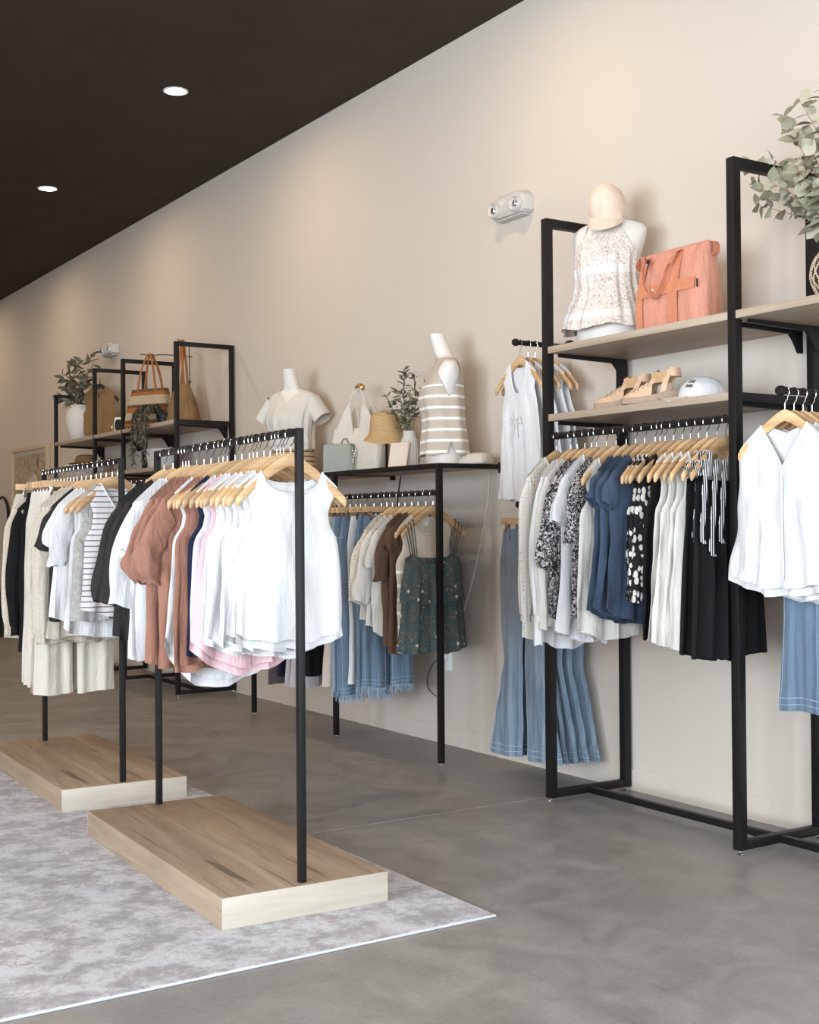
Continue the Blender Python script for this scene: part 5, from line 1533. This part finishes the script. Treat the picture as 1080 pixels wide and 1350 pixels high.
# olive branches in the grey vase on the waist-high rack
e = empty('ceramic_vase', (4.03, 6.26, 1.6485), label='grey ribbed ceramic vase behind the beige card on the middle rack', cat='vase')
MB().lathe([(0.046, 0.0), (0.055, 0.01), (0.060, 0.06), (0.057, 0.12), (0.046, 0.17), (0.040, 0.20), (0.042, 0.215), (0.036, 0.215), (0.036, 0.15)], 32, cap1=False).build('body', 'ceramic_grey', e)
for k in range(24):
    g = 2 * PI * k / 24
    MB().tube([(r_ * math.cos(g), r_ * math.sin(g), z) for r_, z in ((0.0555, 0.012), (0.0605, 0.06), (0.0575, 0.12), (0.0465, 0.17))], 0.0022, 5).build('rib', 'ceramic_grey', e)
LEAF_O = leaf_mesh('olive_leaf_mesh', 0.062, 0.015, 'olive_leaf', pts=4)
branch_plant('olive_branches', 'artificial olive branches with dark fruit in the grey vase', 'plant', (4.03, 6.26, 1.75),
             [(4.0, 6.47, 2.09), (4.02, 6.40, 2.13), (4.03, 6.32, 2.235), (4.0, 6.26, 2.22), (4.0, 6.17, 2.20), (3.98, 6.36, 2.05), (4.0, 6.20, 2.10), (3.96, 6.28, 2.10), (4.06, 6.12, 2.12), (3.98, 6.15, 2.03)],
             LEAF_O, 'stem_green', per=11, lsz=(0.8, 1.3), seed=8, start=0.35, fruit=0.6, joined='olive_leaf')
# far rack vase with dark foliage
e = empty('ceramic_vase', (3.97, 12.08, 2.1505), label='tall white ceramic vase on the far rack shelf', cat='vase')
MB().lathe([(0.075, 0.0), (0.085, 0.01), (0.125, 0.12), (0.140, 0.21), (0.130, 0.28), (0.095, 0.325), (0.088, 0.34), (0.096, 0.355), (0.086, 0.355), (0.080, 0.32)], 32, cap1=False).build('body', 'ceramic_white', e)
LEAF_D = leaf_mesh('dark_leaf_mesh', 0.135, 0.048, 'dark_leaf')
branch_plant('foliage_bunch', 'dark green leafy branches in the white vase on the far rack', 'plant', (3.97, 12.08, 2.40),
             [(3.97, 12.75, 2.66), (3.97, 12.65, 2.86), (3.95, 12.40, 2.90), (3.97, 12.20, 2.95), (3.95, 11.95, 2.93), (3.97, 11.70, 2.98), (3.95, 11.62, 2.86), (3.9, 12.1, 2.82), (3.9, 12.35, 2.72), (3.9, 11.85, 2.75), (3.95, 12.55, 2.62), (3.9, 11.95, 2.66)],
             LEAF_D, 'stem_green', per=7, lsz=(0.8, 1.25), seed=4, start=0.35)
# trailing plant on the far rack
e = empty('plant_pot', (3.95, 9.88, 2.1505), label='small black pot holding the trailing plant on the far rack', cat='pot')
MB().lathe([(0.05, 0.0), (0.065, 0.10), (0.068, 0.105), (0.060, 0.105), (0.055, 0.08)], 20, cap1=False).build('body', 'black_plastic', e)
LEAF_T = leaf_mesh('trailing_leaf_mesh', 0.05, 0.022, 'dark_leaf', pts=4)
rng = random.Random(3)
e = empty('trailing_plant', (3.95, 9.88, 2.25), label='dark trailing plant spilling over the far rack shelf edge', cat='plant')
jm = MB()
for k in range(22):
    a0 = rng.uniform(-0.16, 0.16)
    dn = rng.uniform(-0.42, -0.15)
    P = cr([(0, 0, 0), (-0.10, a0 * 0.6, 0.06), (-0.19 - rng.uniform(0, .03), a0, -0.02), (-0.20 - rng.uniform(0, .03), a0 * 1.1 + rng.uniform(-.02, .02), dn)], 14)
    MB().tube([tuple(p) for p in P], 0.002, 5).build('stem', 'stem_green', e)
    for i in range(1, 14):
        for _ in range(2):
            M3 = Matrix.Rotation(rng.uniform(0, 6.28), 3, 'Z') @ Matrix.Rotation(rng.uniform(-1.2, 0.4), 3, 'X') * rng.uniform(0.8, 1.3)
            jm.add([M3 @ v.co + Vector(P[i]) for v in LEAF_T.vertices], [tuple(f.vertices) for f in LEAF_T.polygons])
jm.build('foliage', 'dark_leaf', e)['kind'] = 'stuff'
e = empty('plant_pot', (3.98, 10.02, 1.8005), label='square white pot on the far rack lower shelf', cat='pot')
soft_box([(0.0, 0.085, 0.085, 0, 0), (0.01, 0.09, 0.09, 0, 0), (0.13, 0.11, 0.11, 0, 0), (0.165, 0.115, 0.115, 0, 0)], p=0.5, amp=0.0).build('body', 'ceramic_white', e)

# ------------------------------------------------------------------ bags and hat on the waist-high rack
ZB = 1.6485
e = empty('crossbody_bag', (3.965, 6.985, ZB), R(-56), label='small sage green crossbody bag in front of the white tote', cat='bag')
soft_box([(0.0, 0.095, 0.030, 0, 0), (0.008, 0.099, 0.036, 0, 0), (0.08, 0.096, 0.036, 0, 0), (0.15, 0.088, 0.030, 0, 0), (0.172, 0.086, 0.022, 0, 0)], p=0.28, amp=0.0006).build('body', 'mint_leather', e, sharp=60)
ribbon([((0, y, z), (1, 0, 0)) for y, z in [(0.026, 0.13), (0.030, 0.168), (0.0, 0.180), (-0.030, 0.176), (-0.037, 0.150), (-0.041, 0.08), (-0.041, 0.012)]], 0.184, 0.004).build('flap', 'sage_leather', e, sharp=50)
for s_ in (-1, 1):
    MB().tube([(s_ * 0.102 + 0.010 * math.cos(g), 0, 0.135 + 0.012 * math.sin(g)) for g in np.linspace(0, 2 * PI, 17)[:-1]], 0.0025, 6, closed=True).build('strap_ring', 'chrome', e)
for k in range(7):
    g0 = (0.104 + 0.004 * math.sin(k), -0.004 * k, 0.120 - 0.010 * k)
    MB().tube([(g0[0] + 0.006 * math.cos(g), g0[1] + (0.004 if k % 2 else -0.004) * math.sin(g), g0[2] + 0.008 * math.sin(g)) for g in np.linspace(0, 2 * PI, 11)[:-1]], 0.0016, 5, closed=True).build('chain_link', 'chrome', e)

e = empty('tote_bag', (4.10, 6.95, ZB), R(-72), label='large off-white leather tote with chain handles behind the green bag', cat='bag')
soft_box([(0.0, 0.175, 0.050, 0, 0), (0.01, 0.185, 0.060, 0, 0), (0.12, 0.200, 0.060, 0, 0), (0.22, 0.212, 0.045, 0, 0), (0.285, 0.220, 0.022, 0, 0)], p=0.4, amp=0.002).build('body', 'white_leather', e, sharp=75)
def wing(s_, yy):
    # leather panel rising from the body towards the chain
    out = [(-0.095, 0.20), (0.095, 0.20), (0.060, 0.30), (0.030, 0.385), (0.012, 0.425), (-0.012, 0.425), (-0.030, 0.385), (-0.060, 0.30)]
    return MB().prism([(s_ * 0.115 + x + (-s_) * max(0, z - 0.2) * 0.22, z) for x, z in out], 1, yy - 0.004, yy + 0.004)
for yy in (-0.042, 0.042):
    for s_ in (-1, 1):
        wing(s_, yy * 0.9).build('handle_panel', 'white_leather', e, smooth=False, recalc=True)
    pts = cr([(-0.066, yy * 0.9, 0.42), (-0.045, yy * 0.6, 0.49), (0.0, yy * 0.4, 0.535), (0.045, yy * 0.6, 0.49), (0.066, yy * 0.9, 0.42)], 17)
    for k in range(16):
        c = Vector((pts[k] + pts[k + 1]) / 2)
        d = Vector(pts[k + 1] - pts[k]).normalized()
        n = d.cross(Vector((0, 1, 0))).normalized() if k % 2 else Vector((0, 1, 0))
        MB().tube([tuple(c + d * 0.011 * math.cos(g) + n * 0.006 * math.sin(g)) for g in np.linspace(0, 2 * PI, 11)[:-1]], 0.0026, 5, closed=True).build('chain_link', 'ceramic_white', e)
MB().tube([tuple(p_) for p_ in cr([(-0.022, 0, 0.528), (-0.012, 0, 0.545), (0.012, 0, 0.545), (0.022, 0, 0.528)], 9)], [0.014, 0.02, 0.022, 0.023, 0.023, 0.023, 0.022, 0.02, 0.014], 10).build('handle_wrap', 'gold_metal', e)
MB().tube([(-0.075 + 0.030 * math.cos(g), -0.064, 0.175 + 0.042 * math.sin(g)) for g in np.linspace(0, PI, 13)] + [(-0.105, -0.066, 0.11), (-0.075, -0.066, 0.10), (-0.045, -0.066, 0.11)], 0.003, 5, closed=True).build('ring_charm', 'steel_frame_alu', e)

e = empty('hat_stand', (4.045, 6.545, ZB), label='slim black metal stand under the straw hat', cat='stand')
MB().lathe([(0.05, 0.0), (0.05, 0.004), (0.008, 0.008)], 20).build('base', 'black_steel', e)
MB().box(-0.006, 0.006, -0.006, 0.006, 0.006, 0.225, 0.001).build('post', 'black_steel', e)
MB().lathe([(0.0005, 0.258), (0.03, 0.252), (0.05, 0.235), (0.052, 0.225), (0.0005, 0.223)], 18).build('dome', 'black_steel', e)
e = empty('bucket_hat', (4.035, 6.53, ZB + 0.20), 0, rot=(R(4), R(-9), R(0)), label='natural straw bucket hat on the black stand, middle rack', cat='hat')
_pr = [(0.0006, 0.155), (0.035, 0.154), (0.062, 0.147), (0.080, 0.130), (0.088, 0.10), (0.094, 0.06), (0.104, 0.030), (0.130, 0.0), (0.150, -0.020)]
_pr = [tuple(q) for q in cr(_pr, 26)]
_hm = MB()
_hm.rings([[(r_ * math.cos(g) * (1 + 0.10 * max(0, (0.03 - z) / 0.05) * math.sin(2 * g)), r_ * math.sin(g) * 1.05, z + 0.012 * max(0, (0.03 - z) / 0.05) * math.cos(2 * g + 0.6)) for g in np.linspace(0, 2 * PI, 41)[:-1]] for r_, z in _pr], False, False)
_hm.build('crown_and_brim', 'straw', e, sharp=80)
MB().tube([(0.0965 * math.cos(g), 0.1013 * math.sin(g), 0.052) for g in np.linspace(0, 2 * PI, 33)[:-1]], 0.0025, 5, closed=True).build('braid_seam', 'straw', e)

e = empty('card_stand', (3.925, 6.235, ZB), 0, rot=(0, 0, R(-63)), label='beige card with pink border propped beside the hat stand', cat='card')
def lean(out, y0, th):
    return [(x, y0 + z * 0.22, z) for x, z in out], th
_c = MB()
for (x0, x1, z0, z1, dy, mm, nm) in ((-0.062, 0.062, 0.0, 0.145, 0.0, 'card_pink', 'backing'), (-0.056, 0.056, 0.006, 0.125, -0.003, 'card_beige', 'card'), (-0.056, 0.056, 0.129, 0.141, -0.003, 'card_beige', 'card_top')):
    m = MB().box(x0, x1, -0.0015, 0.0015, z0, z1)
    m.v = [(x, y + dy + z * 0.24, z) for x, y, z in m.v]
    m.build(nm, mm, e, smooth=False)
MB().box(-0.004, 0.004, 0.006, 0.06, 0.0, 0.004).build('easel_foot', 'card_pink', e, smooth=False)
e = empty('pouch', (4.13, 5.745, ZB), R(-78), label='white folded pouch beside the striped vest mannequin', cat='bag')
soft_box([(0.0, 0.095, 0.06, 0, 0), (0.01, 0.10, 0.065, 0, 0), (0.035, 0.092, 0.055, 0.005, 0), (0.055, 0.070, 0.035, 0.012, 0), (0.062, 0.05, 0.02, 0.014, 0)], p=0.45, amp=0.003).build('body', 'white_leather', e, sharp=75)
MB().tube([tuple(p_) for p_ in cr([(-0.095, -0.02, 0.035), (-0.108, -0.03, 0.03), (-0.106, -0.03, 0.004)], 8)], 0.003, 5).build('loop', 'cord_black', e)

# ------------------------------------------------------------------ things on the far rack
e = empty('woven_bag', (3.93, 10.13, 2.155), R(-62), label='orange, cream and brown striped woven bag hanging on the far rack', cat='bag')
soft_box([(0.0, 0.215, 0.085, 0, 0), (0.012, 0.225, 0.095, 0, 0), (0.12, 0.215, 0.085, 0, 0), (0.23, 0.195, 0.06, 0, 0), (0.32, 0.18, 0.04, 0, 0)], p=0.36, amp=0.003).build('body', 'striped_raffia', e, sharp=75)
for yy in (-0.045, 0.045):
    P = cr([(-0.10, yy, 0.30), (-0.07, yy * 0.8, 0.46), (-0.022, yy * 0.3, 0.60), (0.0, yy * 0.2, 0.615), (0.022, yy * 0.3, 0.60), (0.07, yy * 0.8, 0.46), (0.10, yy, 0.30)], 22)
    ribbon([(p_, (0.9, 0, 0.3)) for p_ in P], 0.020, 0.006).build('handle', 'leather_brown', e)
e = empty('display_hook', (3.93, 10.13, 2.155), 0, label='thin black wire hook holding the striped woven bag', cat='hook')
MB().tube([tuple(p_) for p_ in cr([(-0.05, 0.10, 0.625), (0.0, 0.0, 0.605), (0.12, -0.05, 0.612), (0.36, -0.05, 0.61)], 16)], 0.004, 6).build('wire', 'cord_black', e)
e = empty('woven_bag', (4.06, 9.74, 2.155), R(-70), label='plain tan woven shoulder bag hanging behind the near post of the far rack', cat='bag')
soft_box([(0.0, 0.15, 0.075, 0, 0), (0.015, 0.165, 0.09, 0, 0), (0.10, 0.15, 0.08, 0, 0), (0.22, 0.11, 0.055, 0, 0), (0.33, 0.065, 0.03, 0, 0)], p=0.6, amp=0.004).build('body', 'tan_weave', e, sharp=75)
for yy in (-0.02, 0.02):
    ribbon([(p_, (1, 0, 0)) for p_ in cr([(-0.04, yy, 0.31), (-0.02, yy, 0.5), (0, yy * 0.3, 0.70), (0.02, yy, 0.5), (0.04, yy, 0.31)], 18)], 0.022, 0.005).build('strap', 'leather_brown', e)
e = empty('hanging_wire', (4.27, 10.10, 2.28), 0, label='thin black wire hanging on the wall above the far rack', cat='wire')
MB().tube([(-0.22, -0.28, 0.585), (-0.21, -0.30, 0.570), (-0.02, -0.05, 0.58), (0.0, 0.0, 0.565), (0.004, 0.0, 0.28), (0.004, -0.02, 0.0)], 0.004, 6).build('wire', 'cord_black', e)
MB().lathe([(0.0005, -0.012), (0.010, -0.008), (0.012, 0.0), (0.010, 0.008), (0.0005, 0.012)], 12).build('bead', 'cord_black', e)
COL.objects[-1].location = (0.0, -0.01, 0.27)
# tan knit vest on a black hanger
_e = top('knit_vest', 'tan woven vest hanging in the far rack beside the white vase', 'vest', None, (4.08, 11.82, 2.70), R(-50), 'tan_weave', L=0.52, W=0.185, neck=(0.07, 0.10, 0.02, 'v'), flare=-0.01, folds=(3, 0.008), D=0.03, seed=12)
o = share('clothes_hanger', ME_HANG.copy(), None, (4.08, 11.82, 2.70), (0, 0, R(-50)))
o.data.materials[0] = MATS['black_plastic']
tag(o, 'black hanger holding the tan vest on the far rack', 'hanger')
MB().tube([(0, 0, -0.012), (0, 0, 0.05)], 0.003, 6).build('hook', 'cord_black', o)
e = empty('table_clock', (3.94, 10.86, 2.1505), R(-62), label='small white clock with black face on the far rack', cat='clock')
soft_box([(0.0, 0.05, 0.03, 0, 0), (0.006, 0.056, 0.035, 0, 0), (0.07, 0.058, 0.035, 0, 0), (0.135, 0.056, 0.035, 0, 0), (0.142, 0.05, 0.03, 0, 0)], p=0.4, amp=0).build('case', 'white_plastic', e, sharp=60)
MB().prism([(0.038 * sup(g, 0.6)[0], 0.072 + 0.052 * sup(g, 0.6)[1]) for g in np.linspace(0, 2 * PI, 25)[:-1]], 1, -0.037, -0.034).build('face', 'black_plastic', e, smooth=False)
e = empty('figurine', (3.95, 11.02, 2.1505), R(-60), label='small gold wire ornament beside the clock on the far rack', cat='ornament')
MB().lathe([(0.03, 0), (0.03, 0.006), (0.004, 0.008)], 14).build('base', 'gold_metal', e)
MB().tube([(0.045 * math.cos(g), 0, 0.065 + 0.045 * math.sin(g)) for g in np.linspace(0, 2 * PI, 19)[:-1]], 0.004, 6, closed=True).build('ring', 'gold_metal', e)
for _k, (_m, _lb) in enumerate((('taupe_cloth', 'taupe folded knit at the bottom of the stack on the far rack'), ('soft_white', 'off-white folded knit at the top of the stack on the far rack'))):
    e = empty('folded_knit', (3.97, 11.93, 1.8005 + _k * 0.062), R(-70 + 8 * _k), label=_lb, cat='knitwear')
    soft_box([(0.0, 0.17, 0.12, 0, 0), (0.012, 0.185, 0.135, 0, 0), (0.04, 0.186, 0.135, 0, 0), (0.060, 0.17, 0.12, 0, 0)], p=0.4, amp=0.004).build('fold', _m, e, sharp=75)
e = empty('sun_hat', (3.95, 11.86, 1.9255), R(20), label='brown woven hat resting on the folded knits, far rack', cat='hat')
MB().lathe([(0.16, 0.0), (0.165, 0.004), (0.105, 0.018), (0.095, 0.05), (0.085, 0.075), (0.05, 0.088), (0.0006, 0.09)], 28, cap0=False).build('crown_and_brim', 'tan_weave', e)

# ------------------------------------------------------------------ wall fittings
def emergency_light(label, y, z, s_=1.0):
    e = empty('emergency_light', (WALL_X, y, z), 0, label=label, cat='wall light', group='emergency lights')
    out = [(-0.155, -0.052), (-0.135, -0.066), (0.135, -0.066), (0.155, -0.052), (0.150, 0.030), (0.105, 0.062), (-0.105, 0.062), (-0.150, 0.030)]
    rs = []
    for x, k in ((-0.0005, 1.0), (-0.045, 1.0), (-0.068, 0.93), (-0.076, 0.80)):
        rs.append([(x, yy * k, zz * k) for yy, zz in out])
    MB().rings(rs).build('housing', 'light_housing', e, sharp=35, recalc=True)
    for yy in (-0.098, 0.098):
        MB().rings([[(x, yy + r_ * math.cos(g), -0.018 + r_ * math.sin(g)) for g in np.linspace(0, 2 * PI, 25)[:-1]] for x, r_ in ((-0.070, 0.043), (-0.096, 0.042), (-0.100, 0.038), (-0.094, 0.034), (-0.090, 0.022))]).build('lamp_head', 'light_housing', e, sharp=50, recalc=True)
        MB().rings([[(x, yy + r_ * math.cos(g), -0.018 + r_ * math.sin(g)) for g in np.linspace(0, 2 * PI, 17)[:-1]] for x, r_ in ((-0.090, 0.020), (-0.099, 0.016), (-0.103, 0.006))]).build('bulb', 'chrome', e, sharp=60)
    MB().box(-0.060, -0.004, -0.12, 0.12, -0.074, -0.066, 0.002).build('test_plate', 'light_housing', e)
    return e
emergency_light('white two-headed emergency light on the wall beside the tall rack', 5.565, 3.073)
emergency_light('white two-headed emergency light on the wall above the far rack', 12.05, 3.073)

e = empty('wall_outlet', (WALL_X, 6.265, 0.50), label='white wall outlet low behind the teal camisole', cat='outlet')
MB().box(-0.006, -0.0005, -0.036, 0.036, -0.058, 0.058, 0.002).build('cover_plate', 'white_plastic', e)
for zz in (-0.022, 0.022):
    MB().box(-0.009, -0.006, -0.017, 0.017, zz - 0.015, zz + 0.015, 0.001).build('socket', 'white_plastic', e)
MB().box(-0.035, -0.009, -0.013, 0.013, 0.012, 0.034, 0.002).build('plug', 'white_plastic', e)
e = empty('power_cord', (WALL_X, 6.265, 0.52), label='white cord running down the wall from the middle rack top', cat='cord')
MB().tube([tuple(p_) for p_ in cr([(-0.012, -0.425, 1.12), (-0.006, -0.43, 1.05), (-0.006, -0.39, 0.84), (-0.006, -0.30, 0.58), (-0.006, -0.20, 0.35), (-0.006, -0.08, 0.16), (-0.02, -0.02, 0.06), (-0.03, 0.0, 0.01)], 40)], 0.0035, 6).build('cable', 'cord_white', e)
e = empty('power_cord', (WALL_X, 6.30, 0.30), label='thin black cord hanging under the teal camisole', cat='cord')
MB().tube([tuple(p_) for p_ in cr([(-0.02, -0.05, 0.22), (-0.06, 0.03, 0.19), (-0.09, 0.06, 0.11), (-0.095, 0.05, 0.04), (-0.09, 0.0, 0.005), (-0.09, -0.03, -0.005)], 26)], 0.003, 6).build('cable', 'cord_black', e)
e = empty('power_cord', (WALL_X, 6.80, 1.30), label='thin black cord on the wall under the middle rack top', cat='cord')
MB().tube([(-0.006, -0.02, 0.325), (-0.006, 0.0, 0.26), (-0.006, 0.02, 0.16), (-0.006, 0.0, 0.0)], 0.004, 6).build('cable', 'cord_black', e)

e = empty('framed_picture', (WALL_X, 14.85, 1.63), label='abstract brown print in a pale oak frame on the far wall', cat='picture')
FW, FH = 0.735, 0.65
for nm, (y0, y1, z0, z1) in (('frame_side', (-FW, -FW + 0.05, -FH, FH)), ('frame_side', (FW - 0.05, FW, -FH, FH)), ('frame_side', (-FW + 0.05, FW - 0.05, FH - 0.05, FH)), ('frame_side', (-FW + 0.05, FW - 0.05, -FH, -FH + 0.05))):
    MB().box(-0.045, -0.001, y0, y1, z0, z1, 0.002).build(nm, 'frame_oak', e)
MB().box(-0.02, -0.016, -FW + 0.05, FW - 0.05, -FH + 0.05, FH - 0.05).build('mount', 'card_beige', e, smooth=False)
MB().box(-0.0225, -0.0205, -FW + 0.10, FW - 0.10, -FH + 0.10, FH - 0.10).build('print', 'abstract_print', e, smooth=False)
MB().prism([(-0.12 + 0.26 * math.cos(g), -0.05 + 0.36 * math.sin(g)) for g in np.linspace(0, PI, 19)] + [(-0.12 - 0.26, -0.5), (-0.12 + 0.26, -0.5)], 0, -0.0245, -0.0228).build('printed_arch', 'ceramic_grey', e, smooth=False)
MB().tube([(-0.0245, -0.12 + 0.275 * math.cos(g), -0.05 + 0.375 * math.sin(g)) for g in np.linspace(0, PI, 19)], 0.012, 6).build('printed_arch_line', 'frame_oak', e)
e = empty('leaning_panel', (WALL_X, 13.86, 0.0), label='tall pale panel on the wall between the picture and far rack', cat='panel')
MB().box(-0.035, -0.001, -0.14, 0.14, 0.105, 2.27, 0.003).build('board', 'frame_oak', e)
MB().box(-0.037, -0.0352, -0.12, 0.12, 0.13, 2.25, 0.001).build('face', 'card_beige', e)
e = empty('arched_mirror', (4.10, 16.06, 0.0), 0, rot=(0, R(6), R(0)), label='arched floor mirror with thin black frame leaning at the left edge', cat='mirror')
P = [(0, -0.42, 0.012), (0, -0.42, 1.30)] + [(0, -0.42 * math.cos(g), 1.30 + 0.42 * math.sin(g)) for g in np.linspace(0, PI, 21)[1:-1]] + [(0, 0.42, 1.30), (0, 0.42, 0.012)]
MB().tube(P, 0.016, 8, closed=True).build('frame', 'black_steel', e)
MB().prism([(p_[1] * 0.98, p_[2]) for p_ in P], 0, 0.002, 0.008).build('glass', 'mirror_silver', e, smooth=False, recalc=True)
